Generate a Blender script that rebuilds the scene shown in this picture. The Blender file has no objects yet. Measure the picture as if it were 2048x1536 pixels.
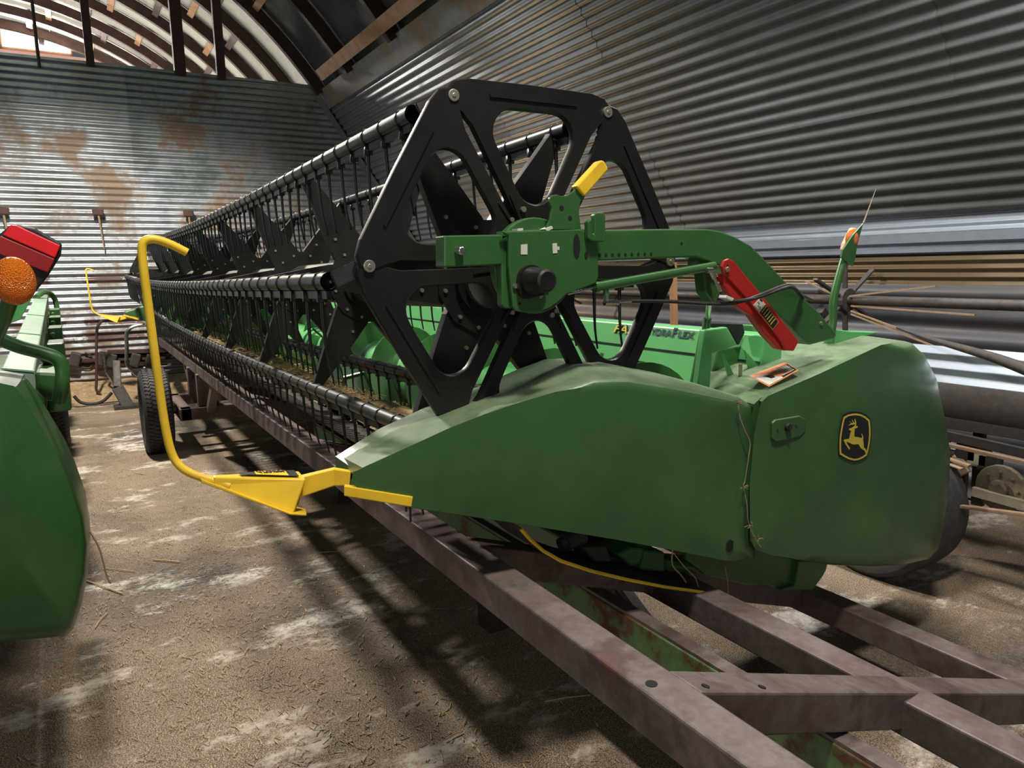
import bpy, math, random
from mathutils import Vector, Matrix
random.seed(7)
S = bpy.context.scene
COL = S.collection
PI = math.pi

# ---------------------------------------------------------------- camera
F_PX, CX, CY = 1480.0, 1024.0, 768.0
def _dv(px, py): return Vector(((px-CX)/F_PX, -(py-CY)/F_PX, -1.0))
_ax = _dv(147, 551).normalized()
_az = _dv(3000, 496.8).normalized().cross(_ax).normalized()
if _az.y < 0: _az = -_az
_ay = _az.cross(_ax)
MC = Matrix((_ax, _ay, _az))              # camera axes -> world axes
CAM = Vector((0, 0, 1.68))
def at(px, py, X=None, Y=None, Z=None):
    r = MC @ _dv(px, py)
    if X is not None: t = X / r.x
    elif Y is not None: t = Y / r.y
    else: t = (Z - CAM.z) / r.z
    return CAM + r*t
cd = bpy.data.cameras.new('camera'); cam = bpy.data.objects.new('camera', cd); COL.objects.link(cam)
cd.sensor_fit = 'HORIZONTAL'; cd.sensor_width = 36; cd.lens = 36*F_PX/2048; cd.clip_start = .05; cd.clip_end = 200
m4 = MC.to_4x4(); m4.translation = CAM; cam.matrix_world = m4
S.camera = cam

# ---------------------------------------------------------------- light
w = bpy.data.worlds.new('world'); S.world = w; w.use_nodes = True
w.node_tree.nodes['Background'].inputs[0].default_value = (.72, .8, 1, 1)
w.node_tree.nodes['Background'].inputs[1].default_value = .11
def area(name, loc, target, sx, sy, energy, color=(1, 1, 1), spread=180):
    l = bpy.data.lights.new(name, 'AREA'); l.shape = 'RECTANGLE'; l.size = sx; l.size_y = sy
    l.energy = energy; l.color = color; l.spread = math.radians(spread)
    o = bpy.data.objects.new(name, l); COL.objects.link(o)
    o.location = loc
    o.rotation_euler = (Vector(target)-Vector(loc)).to_track_quat('-Z', 'Z').to_euler()
    return o
def lamp(name, loc, e, ang=146, rad=.16):
    sp = bpy.data.lights.new(name, 'SPOT'); sp.energy = e; sp.color = (1, .93, .82); sp.shadow_soft_size = rad
    sp.spot_size = math.radians(ang); sp.spot_blend = .45
    o = bpy.data.objects.new(name, sp); COL.objects.link(o); o.location = loc
lamp('barn_lamp_light', (8.0, .25, 5.35), 2300, 146, .2)
lamp('barn_lamp_light', (0.3, -.75, 5.2), 820, 132, .24)
area('gable_window_light', (19.3, .45, 6.3), (6, -1.0, 2), 1.0, .5, 500, (1, .95, .88))
area('side_door_light', (9.6, 4.4, 2.0), (12, -.4, 1.7), 2.4, 2.6, 76, (.80, .90, 1))
area('open_door_light', (-3.2, 2.6, 2.4), (2.5, -1.6, .9), 3.0, 2.6, 52, (1, .97, .92))
area('right_floor_fill', (2.3, -3.1, 4.3), (2.0, -3.6, 0), .7, 1.0, 95, (1, .97, .92), 120)  # unseen fill light, added to brighten the floor at the right
area('far_bay_daylight', (16.3, .5, 1.2), (16.3, 0, 7), 6, 4, 620, (1, .97, .86))
area('low_warm_fill', (9.7, -4.5, 1.0), (2.2, -4.0, 1.3), .8, .6, 45, (1, .70, .40))  # unseen warm light, added for highlights on the old reel
S.view_settings.view_transform = 'Standard'; S.view_settings.look = 'None'
S.view_settings.gamma = 1; S.view_settings.use_curve_mapping = False
S.view_settings.exposure = 0.0

# ---------------------------------------------------------------- materials
def nmat(name):
    m = bpy.data.materials.new(name); m.use_nodes = True
    nt = m.node_tree; b = nt.nodes['Principled BSDF']
    return m, nt, b
def noise(nt, scale, detail=4, rough=.6, coord='Object', stretch=None):
    tc = nt.nodes.new('ShaderNodeTexCoord'); n = nt.nodes.new('ShaderNodeTexNoise')
    n.inputs['Scale'].default_value = scale; n.inputs['Detail'].default_value = detail; n.inputs['Roughness'].default_value = rough
    if stretch:
        mp = nt.nodes.new('ShaderNodeMapping'); mp.inputs['Scale'].default_value = stretch
        nt.links.new(tc.outputs[coord], mp.inputs[0]); nt.links.new(mp.outputs[0], n.inputs['Vector'])
    else: nt.links.new(tc.outputs[coord], n.inputs['Vector'])
    return n
def ramp(nt, src, stops):
    r = nt.nodes.new('ShaderNodeValToRGB'); e = r.color_ramp.elements
    while len(e) < len(stops): e.new(.5)
    for k, (p, c) in enumerate(stops):
        e[k].position = p; e[k].color = (c, c, c, 1) if not hasattr(c, '__len__') else tuple(c)+(1,)
    nt.links.new(src, r.inputs[0]); return r
def mix(nt, fac, a, b):
    x = nt.nodes.new('ShaderNodeMix'); x.data_type = 'RGBA'
    if hasattr(fac, 'links'): nt.links.new(fac, x.inputs[0])
    else: x.inputs[0].default_value = fac
    for k, v in ((6, a), (7, b)):
        if hasattr(v, 'links'): nt.links.new(v, x.inputs[k])
        else: x.inputs[k].default_value = tuple(v)+(1,)
    return x.outputs[2]
def bump(nt, b, src, st, dist=.01):
    u = nt.nodes.new('ShaderNodeBump'); u.inputs['Strength'].default_value = st; u.inputs['Distance'].default_value = dist
    nt.links.new(src, u.inputs['Height']); nt.links.new(u.outputs[0], b.inputs['Normal'])
def paint(name, col, rough=.35, dust=.0, dustcol=(.35, .3, .22), metal=0, sc=6, coat=0, bmp=0, dust_toplight=0):
    m, nt, b = nmat(name)
    n = noise(nt, sc, 6)
    r = ramp(nt, n.outputs['Fac'], [(.35, 0), (.75, 1)])
    dark = tuple(c*.72 for c in col)
    c1 = mix(nt, r.outputs[0], col, dark)
    if dust:
        n2 = noise(nt, sc*3.3, 8, .7); r2 = ramp(nt, n2.outputs['Fac'], [(.45, 0), (.8, dust)])
        c1 = mix(nt, r2.outputs[0], c1, dustcol)
    if dust_toplight:      # pale tint on upward faces: dust, plus top light put into the colour
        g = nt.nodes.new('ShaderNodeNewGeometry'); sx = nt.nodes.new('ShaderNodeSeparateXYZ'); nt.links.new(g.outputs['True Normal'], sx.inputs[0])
        ru = ramp(nt, sx.outputs[2], [(.5, 0), (1.0, dust_toplight)])
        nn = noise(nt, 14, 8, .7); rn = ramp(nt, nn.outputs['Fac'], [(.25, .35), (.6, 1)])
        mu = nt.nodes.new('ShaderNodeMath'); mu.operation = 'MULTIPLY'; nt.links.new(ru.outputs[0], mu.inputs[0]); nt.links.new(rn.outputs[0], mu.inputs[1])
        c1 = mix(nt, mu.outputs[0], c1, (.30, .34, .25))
    nt.links.new(c1, b.inputs['Base Color'])
    rr = ramp(nt, n.outputs['Fac'], [(.3, rough*.8), (.8, min(1, rough*1.4))]); nt.links.new(rr.outputs[0], b.inputs['Roughness'])
    b.inputs['Metallic'].default_value = metal; b.inputs['Coat Weight'].default_value = coat; b.inputs['Coat Roughness'].default_value = .15
    if bmp: bump(nt, b, n.outputs['Fac'], bmp, .004)
    return m
M = {}
M['green'] = paint('green_paint', (.03, .115, .028), .36, .12, (.2, .22, .12), sc=3, coat=.25)
M['coverdark'] = paint('dark_green_moulded_plastic', (.02, .085, .022), .34, .1, (.12, .2, .08), sc=4, coat=.15, dust_toplight=.5)
M['cover'] = paint('green_moulded_plastic', (.042, .118, .038), .36, .12, (.12, .2, .08), sc=4, coat=.15, dust_toplight=.5)
M['palegreen'] = paint('dust_faded_green_paint', (.22, .33, .24), .5, .3, (.3, .32, .26), sc=3)
M['lgreen'] = paint('green_panel_paint', (.10, .40, .13), .4, .2, (.3, .35, .2), sc=3, coat=.1)
M['black'] = paint('black_paint', (.008, .0078, .0078), .40, .2, (.03, .025, .02), sc=5)
M['blackdust'] = paint('dusty_black_steel', (.009, .0095, .012), .34, .3, (.05, .048, .045), sc=10, dust_toplight=.12)
M['shaft'] = paint('dusty_grey_shaft', (.05, .05, .05), .5, .4, (.12, .11, .10), sc=6, dust_toplight=.3)
M['rubber'] = paint('black_rubber', (.018, .018, .02), .7, .5, (.1, .09, .075), sc=8, bmp=.3)
M['dustrubber'] = paint('dusty_grey_rubber', (.045, .046, .05), .65, .5, (.12, .11, .1), sc=8, bmp=.3)
M['castcream'] = paint('grimy_cream_casting', (.24, .2, .13), .65, .8, (.06, .04, .025), sc=14, bmp=.4)
M['yellow'] = paint('yellow_paint', (.85, .56, .03), .4, .06, (.5, .35, .1), sc=8)
M['red'] = paint('red_paint', (.42, .016, .012), .4, .1, (.2, .1, .05), sc=5)
M['redlens'] = paint('red_reflective_sheet', (.85, .01, .02), .35, 0, sc=8)
M['darkred'] = paint('dark_red_sheet', (.3, .005, .008), .5, 0, sc=8)
M['white'] = paint('white_label', (.68, .68, .6), .5, .1, sc=8)
M['ink'] = paint('black_ink', (.012, .012, .016), .5, 0, sc=8)
M['navy'] = paint('dark_blue_ink', (.02, .03, .07), .5, 0, sc=8)
M['yink'] = paint('yellow_ink', (.62, .5, .06), .5, 0, sc=8)
M['orangeink'] = paint('orange_ink', (.6, .22, .08), .5, 0, sc=8)
M['bolt'] = paint('zinc_bolt', (.55, .52, .42), .35, .2, metal=.85, sc=20)
M['steel'] = paint('bright_steel', (.6, .6, .58), .25, .1, metal=1, sc=20)
M['openingshade'] = paint('painted_opening_shade', (.004, .004, .004), .9, 0)  # near-black colour that paints the shade inside holes and gaps
M['straw'] = paint('straw', (.52, .38, .19), .75, .3, (.25, .17, .09), sc=20)
M['straw_dark'] = paint('weathered_straw', (.3, .22, .13), .8, .3, (.15, .1, .06), sc=20)
M['wood'] = paint('weathered_timber', (.33, .17, .08), .8, .4, (.15, .08, .05), sc=7, bmp=.4)
M['rib'] = paint('dark_rust_red_rib', (.055, .024, .018), .75, .3, (.1, .06, .04), sc=6)
M['rim'] = paint('dusty_cream_rim', (.5, .43, .32), .6, .5, (.25, .18, .12), sc=9)
M['iron'] = paint('old_dark_iron', (.05, .045, .045), .6, .5, (.15, .09, .05), sc=9, metal=.3, bmp=.3)
M['rustyellow'] = paint('rusted_yellowish_iron', (.30, .20, .12), .6, .6, (.12, .06, .035), sc=8, metal=.2, bmp=.4)
M['reelgrey'] = paint('galvanised_grey_sheet', (.30, .34, .40), .42, .3, (.2, .2, .2), metal=.5, sc=5)
M['reelbrown'] = paint('tarnished_brown_sheet', (.12, .09, .05), .32, .3, (.08, .05, .03), metal=.6, sc=5)
# trailer steel: mauve-brown worn primer
m, nt, b = nmat('worn_primer_steel')
n = noise(nt, 3.0, 8, .65); r = ramp(nt, n.outputs['Fac'], [(.3, (.05, .034, .03)), (.46, (.15, .10, .095)), (.56, (.20, .16, .15)), (.64, (.11, .075, .07)), (.74, (.2, .07, .06))])
n2 = noise(nt, 30, 6, .7); r2 = ramp(nt, n2.outputs['Fac'], [(.35, .7), (.7, 1)])
x = nt.nodes.new('ShaderNodeMix'); x.data_type = 'RGBA'; x.blend_type = 'MULTIPLY'; x.inputs[0].default_value = 1
nt.links.new(r.outputs[0], x.inputs[6]); nt.links.new(r2.outputs[0], x.inputs[7]); nt.links.new(x.outputs[2], b.inputs['Base Color'])
b.inputs['Roughness'].default_value = .55; b.inputs['Metallic'].default_value = .25; bump(nt, b, n2.outputs['Fac'], .15, .003)
M['trailer'] = m
# old green trough
m, nt, b = nmat('flaking_green_rusty_steel')
n = noise(nt, 4, 9, .7); r = ramp(nt, n.outputs['Fac'], [(.42, (.12, .22, .1)), (.5, (.1, .17, .07)), (.56, (.11, .045, .02)), (.8, (.06, .025, .015))])
nt.links.new(r.outputs[0], b.inputs['Base Color']); b.inputs['Roughness'].default_value = .7; bump(nt, b, n.outputs['Fac'], .4, .004)
M['oldgreen'] = m
# translucent amber
m, nt, b = nmat('amber_lens'); b.inputs['Base Color'].default_value = (.9, .22, .015, 1); b.inputs['Roughness'].default_value = .15
b.inputs['Transmission Weight'].default_value = .35; v = nt.nodes.new('ShaderNodeTexVoronoi'); v.inputs['Scale'].default_value = 30; bump(nt, b, v.outputs[0], .6, .01)
M['amber'] = m
m, nt, b = nmat('clouded_pink_lens'); b.inputs['Base Color'].default_value = (.85, .38, .25, 1); b.inputs['Roughness'].default_value = .3; M['pinklens'] = m
def galv(name, base, rustamt, dark, metal=.85, rough=.33, scars=()):
    m, nt, b = nmat(name)
    info = nt.nodes.new('ShaderNodeObjectInfo')
    n = noise(nt, 1.1, 10, .68); n2 = noise(nt, 7, 8, .7); n3 = noise(nt, .35, 3, .5)
    c0 = ramp(nt, n2.outputs['Fac'], [(.3, tuple(c*.72 for c in base)), (.75, base)]).outputs[0]
    rr = ramp(nt, n.outputs['Fac'], [(rustamt, 0), (rustamt+.09, .85)])
    c1 = mix(nt, rr.outputs[0], c0, (.24, .145, .075))
    r3 = ramp(nt, n3.outputs['Fac'], [(.45, 0), (.62, dark)])
    c2 = mix(nt, r3.outputs[0], c1, (.13, .115, .09))
    if scars:        # rusted laps at fixed heights of the wall
        tc = nt.nodes.new('ShaderNodeTexCoord'); sx = nt.nodes.new('ShaderNodeSeparateXYZ'); nt.links.new(tc.outputs['Object'], sx.inputs[0])
        ns = noise(nt, 2.2, 8, .7); rs = ramp(nt, ns.outputs['Fac'], [(.44, 0), (.5, .9)])
        for z_, hw in scars:
            d = nt.nodes.new('ShaderNodeMath'); d.operation = 'SUBTRACT'; nt.links.new(sx.outputs[2], d.inputs[0]); d.inputs[1].default_value = z_
            ab = nt.nodes.new('ShaderNodeMath'); ab.operation = 'ABSOLUTE'; nt.links.new(d.outputs[0], ab.inputs[0])
            rb = ramp(nt, ab.outputs[0], [(hw*.6, 1), (hw, 0)])
            mu = nt.nodes.new('ShaderNodeMath'); mu.operation = 'MULTIPLY'; nt.links.new(rb.outputs[0], mu.inputs[0]); nt.links.new(rs.outputs[0], mu.inputs[1])
            c2 = mix(nt, mu.outputs[0], c2, (.10, .055, .045))
    r4 = ramp(nt, info.outputs['Random'], [(0, .8), (1, 1)])
    x = nt.nodes.new('ShaderNodeMix'); x.data_type = 'RGBA'; x.blend_type = 'MULTIPLY'; x.inputs[0].default_value = 1
    nt.links.new(c2, x.inputs[6]); nt.links.new(r4.outputs[0], x.inputs[7]); nt.links.new(x.outputs[2], b.inputs['Base Color'])
    rg = ramp(nt, n.outputs['Fac'], [(rustamt-.1, rough), (rustamt+.1, .75)]); nt.links.new(rg.outputs[0], b.inputs['Roughness'])
    mt = ramp(nt, rr.outputs[0], [(0, metal), (1, .1)]); nt.links.new(mt.outputs[0], b.inputs['Metallic'])
    bump(nt, b, n2.outputs['Fac'], .12, .004)
    return m
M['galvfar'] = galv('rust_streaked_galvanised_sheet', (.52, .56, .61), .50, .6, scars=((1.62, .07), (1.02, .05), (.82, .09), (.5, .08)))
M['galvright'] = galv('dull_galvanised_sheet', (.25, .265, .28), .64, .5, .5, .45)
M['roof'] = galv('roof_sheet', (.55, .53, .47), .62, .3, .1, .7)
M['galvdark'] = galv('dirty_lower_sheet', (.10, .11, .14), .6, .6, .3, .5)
M['roofshade'] = paint('shaded_roof_sheet', (.035, .037, .037), .7, .2, (.08, .06, .05), sc=3)  # darker copy of the roof sheet, near-bay shade put into its colour
M['flash'] = galv('crumpled_flashing', (.27, .26, .25), .5, .5, .4, .5)
# floor
m, nt, b = nmat('dusty_concrete_floor')
n = noise(nt, 1.7, 14, .74, stretch=(1.5, .8, 1)); n2 = noise(nt, 55, 8, .75); n3 = noise(nt, .55, 4, .55); n4 = noise(nt, 190, 3, .8)
base = ramp(nt, n2.outputs['Fac'], [(.35, (.035, .028, .023)), (.52, (.11, .088, .07)), (.72, (.30, .24, .18))]).outputs[0]
n5 = noise(nt, 2.6, 9, .7, stretch=(1.2, .8, 1)); r5 = ramp(nt, n5.outputs['Fac'], [(.38, .42), (.62, 1.15)])
x5 = nt.nodes.new('ShaderNodeMix'); x5.data_type = 'RGBA'; x5.blend_type = 'MULTIPLY'; x5.inputs[0].default_value = 1
nt.links.new(base, x5.inputs[6]); nt.links.new(r5.outputs[0], x5.inputs[7]); base = x5.outputs[2]
n6 = noise(nt, 16, 8, .75); crust = ramp(nt, n6.outputs['Fac'], [(.38, .25), (.55, 1)])
pale = ramp(nt, n.outputs['Fac'], [(.535, 0), (.60, .95)])
m6 = nt.nodes.new('ShaderNodeMath'); m6.operation = 'MULTIPLY'; nt.links.new(pale.outputs[0], m6.inputs[0]); nt.links.new(crust.outputs[0], m6.inputs[1])
c = mix(nt, m6.outputs[0], base, (.52, .50, .46))
chaff = ramp(nt, n4.outputs['Fac'], [(.49, 0), (.57, 1)])
cm = ramp(nt, n3.outputs['Fac'], [(.36, 0), (.54, .85)])
mm = nt.nodes.new('ShaderNodeMath'); mm.operation = 'MULTIPLY'; nt.links.new(chaff.outputs[0], mm.inputs[0]); nt.links.new(cm.outputs[0], mm.inputs[1])
c = mix(nt, mm.outputs[0], c, (.50, .36, .22))
nt.links.new(c, b.inputs['Base Color']); b.inputs['Roughness'].default_value = .85; bump(nt, b, n2.outputs['Fac'], .5, .006)
M['floor'] = m
m, nt, b = nmat('sandy_dirt'); n = noise(nt, 12, 9, .75); r = ramp(nt, n.outputs['Fac'], [(.3, (.16, .1, .05)), (.7, (.5, .36, .2))]); nt.links.new(r.outputs[0], b.inputs['Base Color']); b.inputs['Roughness'].default_value = .95; bump(nt, b, n.outputs['Fac'], .7, .02); M['sand'] = m
m, nt, b = nmat('daylight_window_pane'); b.inputs['Emission Color'].default_value = (1, .97, .95, 1); b.inputs['Emission Strength'].default_value = 6; b.inputs['Base Color'].default_value = (.8, .8, .8, 1); M['pane'] = m
m, nt, b = nmat('faded_pink_board'); b.inputs['Base Color'].default_value = (.75, .45, .42, 1); b.inputs['Roughness'].default_value = .8; M['pinkboard'] = m

# ---------------------------------------------------------------- builders
def link(name, me, mat, parent=None, kind=None, label=None):
    o = bpy.data.objects.new(name, me); COL.objects.link(o)
    if mat is not None and not me.materials: me.materials.append(M[mat])
    if parent is not None:
        o.parent = parent
        o.matrix_parent_inverse = PINV.get(parent.name, Matrix.Identity(4))
    if kind: o['kind'] = kind
    if label: o['label'] = label
    return o
PINV = {}
def thing(name, label, cat, loc=(0, 0, 0), group=None):
    o = bpy.data.objects.new(name, None); COL.objects.link(o); o.location = loc
    o.empty_display_size = .1
    PINV[o.name] = Matrix.Translation(Vector(loc)).inverted()
    o['label'] = label; o['category'] = cat
    if group: o['group'] = group
    return o
def tag(o, label, cat, group=None):
    o['label'] = label; o['category'] = cat
    if group: o['group'] = group
    return o
def frame_of(d):
    d = Vector(d).normalized(); a = Vector((0, 0, 1)) if abs(d.z) < .9 else Vector((0, 1, 0))
    u = d.cross(a).normalized(); v = d.cross(u).normalized(); return u, v
class MB:
    def __init__(s): s.v = []; s.f = []
    def add(s, vs, fs):
        k = len(s.v); s.v += [tuple(x) for x in vs]; s.f += [tuple(i+k for i in f) for f in fs]; return s
    def box(s, c, size, rot=None):
        hx, hy, hz = [q/2 for q in size]; R = rot or Matrix.Identity(3); c = Vector(c)
        vs = [c + R @ Vector((sx*hx, sy*hy, sz*hz)) for sx in (-1, 1) for sy in (-1, 1) for sz in (-1, 1)]
        return s.add(vs, [(0, 1, 3, 2), (4, 6, 7, 5), (0, 4, 5, 1), (2, 3, 7, 6), (0, 2, 6, 4), (1, 5, 7, 3)])
    def bar(s, p0, p1, wid, thk, up=(0, 0, 1)):
        p0 = Vector(p0); p1 = Vector(p1); d = (p1-p0); L = d.length; d.normalize()
        u = d.cross(Vector(up)).normalized(); v = u.cross(d).normalized()
        R = Matrix((d, u, v)).transposed()
        return s.box((p0+p1)/2, (L, wid, thk), R)
    def cyl(s, p0, p1, r0, r1=None, n=12, cap=True):
        r1 = r0 if r1 is None else r1; p0 = Vector(p0); p1 = Vector(p1); u, v = frame_of(p1-p0)
        vs = []
        for p, r in ((p0, r0), (p1, r1)):
            for k in range(n): a = 2*PI*k/n; vs.append(p+(u*math.cos(a)+v*math.sin(a))*r)
        fs = [(k, (k+1) % n, n+(k+1) % n, n+k) for k in range(n)]
        if cap: fs += [tuple(range(n))[::-1], tuple(range(n, 2*n))]
        return s.add(vs, fs)
    def tube(s, pts, r, n=8, cap=True):
        pts = [Vector(p) for p in pts]; rs = r if hasattr(r, '__len__') else [r]*len(pts)
        vs = []; u = None
        for i, p in enumerate(pts):
            d = (pts[min(i+1, len(pts)-1)]-pts[max(i-1, 0)]).normalized()
            if u is None: u, _ = frame_of(d)
            u = (u-d*u.dot(d)).normalized(); v = d.cross(u)
            for k in range(n): a = 2*PI*k/n; vs.append(p+(u*math.cos(a)+v*math.sin(a))*rs[i])
        fs = []
        for i in range(len(pts)-1):
            for k in range(n): fs.append((i*n+k, i*n+(k+1) % n, (i+1)*n+(k+1) % n, (i+1)*n+k))
        if cap: fs += [tuple(range(n))[::-1], tuple(range((len(pts)-1)*n, len(pts)*n))]
        return s.add(vs, fs)
    def loft(s, loops, cap0=True, cap1=True, closed=True):
        n = len(loops[0]); vs = [p for L in loops for p in L]; fs = []
        for i in range(len(loops)-1):
            for k in range(n if closed else n-1): fs.append((i*n+k, i*n+(k+1) % n, (i+1)*n+(k+1) % n, (i+1)*n+k))
        if cap0: fs.append(tuple(range(n))[::-1])
        if cap1: fs.append(tuple(range((len(loops)-1)*n, len(loops)*n)))
        return s.add(vs, fs)
    def prism(s, pts, off):
        off = Vector(off); return s.loft([[Vector(p) for p in pts], [Vector(p)+off for p in pts]])
    def sphere(s, c, r, n=12, m=8, sc=(1, 1, 1)):
        c = Vector(c); loops = []
        for j in range(m+1):
            t = PI*j/m; rr = max(.02, math.sin(t))
            loops.append([c+Vector((r*rr*math.cos(2*PI*k/n)*sc[0], r*rr*math.sin(2*PI*k/n)*sc[1], r*math.cos(t)*sc[2])) for k in range(n)])
        return s.loft(loops)
    def mesh(s, name, smooth=False):
        me = bpy.data.meshes.new(name); me.from_pydata([tuple(v) for v in s.v], [], s.f); me.update()
        import bmesh
        bm = bmesh.new(); bm.from_mesh(me); bmesh.ops.recalc_face_normals(bm, faces=bm.faces); bm.to_mesh(me); bm.free()
        if smooth:
            for p in me.polygons: p.use_smooth = True
        return me
    def build(s, name, mat, parent=None, smooth=False, bevel=0, kind=None, label=None, seg=2):
        me = s.mesh(name, smooth); o = link(name, me, mat, parent, kind, label)
        if bevel:
            b = o.modifiers.new('bevel', 'BEVEL'); b.width = bevel; b.segments = seg; b.limit_method = 'ANGLE'; b.angle_limit = math.radians(35); b.harden_normals = False
        if smooth:
            try: me.set_sharp_from_angle(angle=math.radians(38))
            except Exception: pass
        return o
def pp(pts, X): return [at(a, b, X=X) for a, b in pts]
def slab(name, pts, X, thk, mat, parent, bevel=.003, **k):
    return MB().prism(pp(pts, X), (thk, 0, 0)).build(name, mat, parent, bevel=bevel, **k)
def smoothpath(pts, n=6):
    P = [Vector(p) for p in pts]; out = []
    for i in range(len(P)-1):
        p0 = P[max(i-1, 0)]; p1 = P[i]; p2 = P[i+1]; p3 = P[min(i+2, len(P)-1)]
        for k in range(n):
            t = k/n; out.append(.5*((2*p1)+(p2-p0)*t+(2*p0-5*p1+4*p2-p3)*t*t+(3*p1-p0-3*p2+p3)*t**3))
    out.append(P[-1]); return out
def text(name, body, size, origin, xd, yd, mat, parent, bold=0, shear=0, fitw=None, off=.001):
    cu = bpy.data.curves.new(name, 'FONT'); cu.body = body; cu.size = size; cu.offset = bold; cu.shear = shear; cu.extrude = .0006
    tmp = bpy.data.objects.new('tmp', cu); COL.objects.link(tmp)
    dg = bpy.context.evaluated_depsgraph_get(); me = bpy.data.meshes.new_from_object(tmp.evaluated_get(dg))
    bpy.data.objects.remove(tmp)
    xd = Vector(xd).normalized(); yd = Vector(yd); yd = (yd-xd*yd.dot(xd)).normalized(); zd = xd.cross(yd)
    xs = [v.co.x for v in me.vertices]; wd = max(xs)-min(xs); x0 = min(xs); k = (fitw/wd) if fitw else 1
    R = Matrix((xd, yd, zd)).transposed().to_4x4(); R.translation = Vector(origin)+zd*off
    me.transform(R @ Matrix.Diagonal((k, 1, 1, 1)) @ Matrix.Translation((-x0, 0, 0)))
    me.materials.clear(); return link(name, me, mat, parent)
def copy_tree(o, parent, off):
    c = o.copy(); COL.objects.link(c); c.parent = parent
    if parent is None: c.location = Vector(o.location)+Vector(off)
    return c

# ================================================================ THE BUILDING
XF = 12.0
EY, EZ = -3.56, 4.36                 # head of the leaning side lining
BY, BZ = -5.2, 1.97                  # foot of the leaning lining
ACY, ACZ, AR = 1.35, .92, 6.05       # arch centre and radius of the roof
fl = MB(); fl.box((7, -1.5, -.1), (34, 16, .2)); fl.build('floor', 'floor', kind='structure')

def corr(u0, u1, v0, v1, P, pitch=.092, amp=.015, clip=None, nu=1):
    """corrugated sheet: u runs along the ridges, v across; P(u, v, h) gives the point"""
    mb = MB(); n = max(2, int((v1-v0)/pitch*8)); rows = []
    for j in range(n+1):
        v = v0+(v1-v0)*j/n; h = amp*math.cos(2*PI*v/pitch); row = []
        for i in range(nu+1):
            u = u0+(u1-u0)*i/nu
            if clip: u = max(u, clip(v))
            row.append(P(u, v, h))
        rows.append(row)
    return mb.loft(rows, False, False, False)
def sheet(name, mb, mat, parent, **k):
    o = mb.build(name, mat, parent, smooth=False, **k)
    for p in o.data.polygons: p.use_smooth = True
    return o
# far partition
fr = MB()
for z in (.15, 1.5, 3.0, 4.45): fr.box((XF+.09, -.7, z), (.08, 9.6 if z < 2 else 8.0 if z < 3.2 else 5.7, .09))
wf = fr.build('wall_far', 'rib', kind='structure')
wallY = lambda z: (EY+(EZ-z)*(BY-EY)/(EZ-BZ)*1.0)-.04
cols = [-5.6, -4.5, -3.3, -2.1, -.85, .37, 1.6, 2.9, 4.2]
for r, (z0, z1) in enumerate(((.06, 1.0), (.93, 2.94), (2.88, 4.54))):
    for k in range(len(cols)-1):
        if r == 2 and cols[k+1] < -3.4: continue
        y0 = cols[k]-.03; y1 = cols[k+1]+.02; dx = .004*((k+r) % 2)+.002*r
        sheet('sheet', corr(y0, y1, z0, z1, lambda u, v, h, dx=dx: (XF+dx+h, u, v), clip=lambda z: max(wallY(z), -5.3) if z > 1.9 else -5.3), 'galvfar', wf)
# rusty purlin lines and hooks on the partition
for z in (1.86, 1.27, .52):
    pass
def pos(u, s):  # leaning lining: s = distance from the head downwards, u = X
    L = math.hypot(BY-EY, BZ-EZ); t = s/L
    return Vector((u, EY+(BY-EY)*t, EZ+(BZ-EZ)*t))
NL = Vector((0, -(BZ-EZ), (BY-EY))).normalized();  NL = NL if NL.y > 0 else -NL
LL = math.hypot(BY-EY, BZ-EZ)
rb = MB()
for s_ in (.1, 1.1, 2.0, LL-.05):
    a = pos(-1.5, s_)-NL*.08; b2 = pos(XF, s_)-NL*.08; rb.bar(a, b2, .07, .09)
wr = rb.build('wall_right', 'rib', kind='structure')
uc = [-1.8, .7, 3.1, 5.5, 7.9, 10.2, XF]
for r, (s0, s1) in enumerate(((.18, 1.12), (1.06, 2.06), (2.0, LL))):
    for k in range(6):
        d = .003*((k+r) % 2)
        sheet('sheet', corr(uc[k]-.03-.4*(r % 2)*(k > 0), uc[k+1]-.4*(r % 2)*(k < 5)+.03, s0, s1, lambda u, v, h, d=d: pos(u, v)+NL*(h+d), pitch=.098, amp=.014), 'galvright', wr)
# eave flashing, dented
fm = MB(); rows = []
for i in range(61):
    u = -1.5+(XF+1.5)*i/60; row = []
    for j in range(6):
        s_ = -.06+.29*j/5; row.append(pos(u, s_)+NL*(.03+.014*math.sin(u*5+j*1.3)*math.sin(u*1.7+j)*(j not in (0, 5))))
    rows.append(row)
fm.loft(rows, False, False, False); sheet('trim_1', fm, 'flash', None, kind='structure')
# corner strip where the lining meets the partition
cm_ = MB(); cm_.bar(pos(XF-.1, 0)+NL*.03, pos(XF-.1, LL)+NL*.03, .24, .012, up=NL); cm_.build('trim_2', 'flash', kind='structure')
# smooth ribbed lower sheets under the lining
low = MB(); rows = []
prof = [(0, 1.97), (.03, 1.95), (.03, 1.90), (0, 1.885), (0, 1.86), (.035, 1.85), (.035, 1.80), (0, 1.79), (0, 1.765), (.04, 1.755), (.04, 1.73), (.0, 1.72)]
for X in (-1.5, XF): rows.append([(X, BY-.02+d, z) for d, z in prof])
low.loft(rows, False, False, False); lo = low.build('trim_3', 'reelgrey', kind='structure')
so = lo.modifiers.new('t', 'SOLIDIFY'); so.thickness = .003
# lower side wall, wide dark corrugation
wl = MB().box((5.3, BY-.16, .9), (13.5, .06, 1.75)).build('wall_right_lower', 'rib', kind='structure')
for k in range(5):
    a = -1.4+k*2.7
    sheet('sheet', corr(a-.03, a+2.72, 0.02, 1.74, lambda u, v, h: (u, BY-.09+h, v), pitch=.16, amp=.02), 'galvdark', wl)
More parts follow.
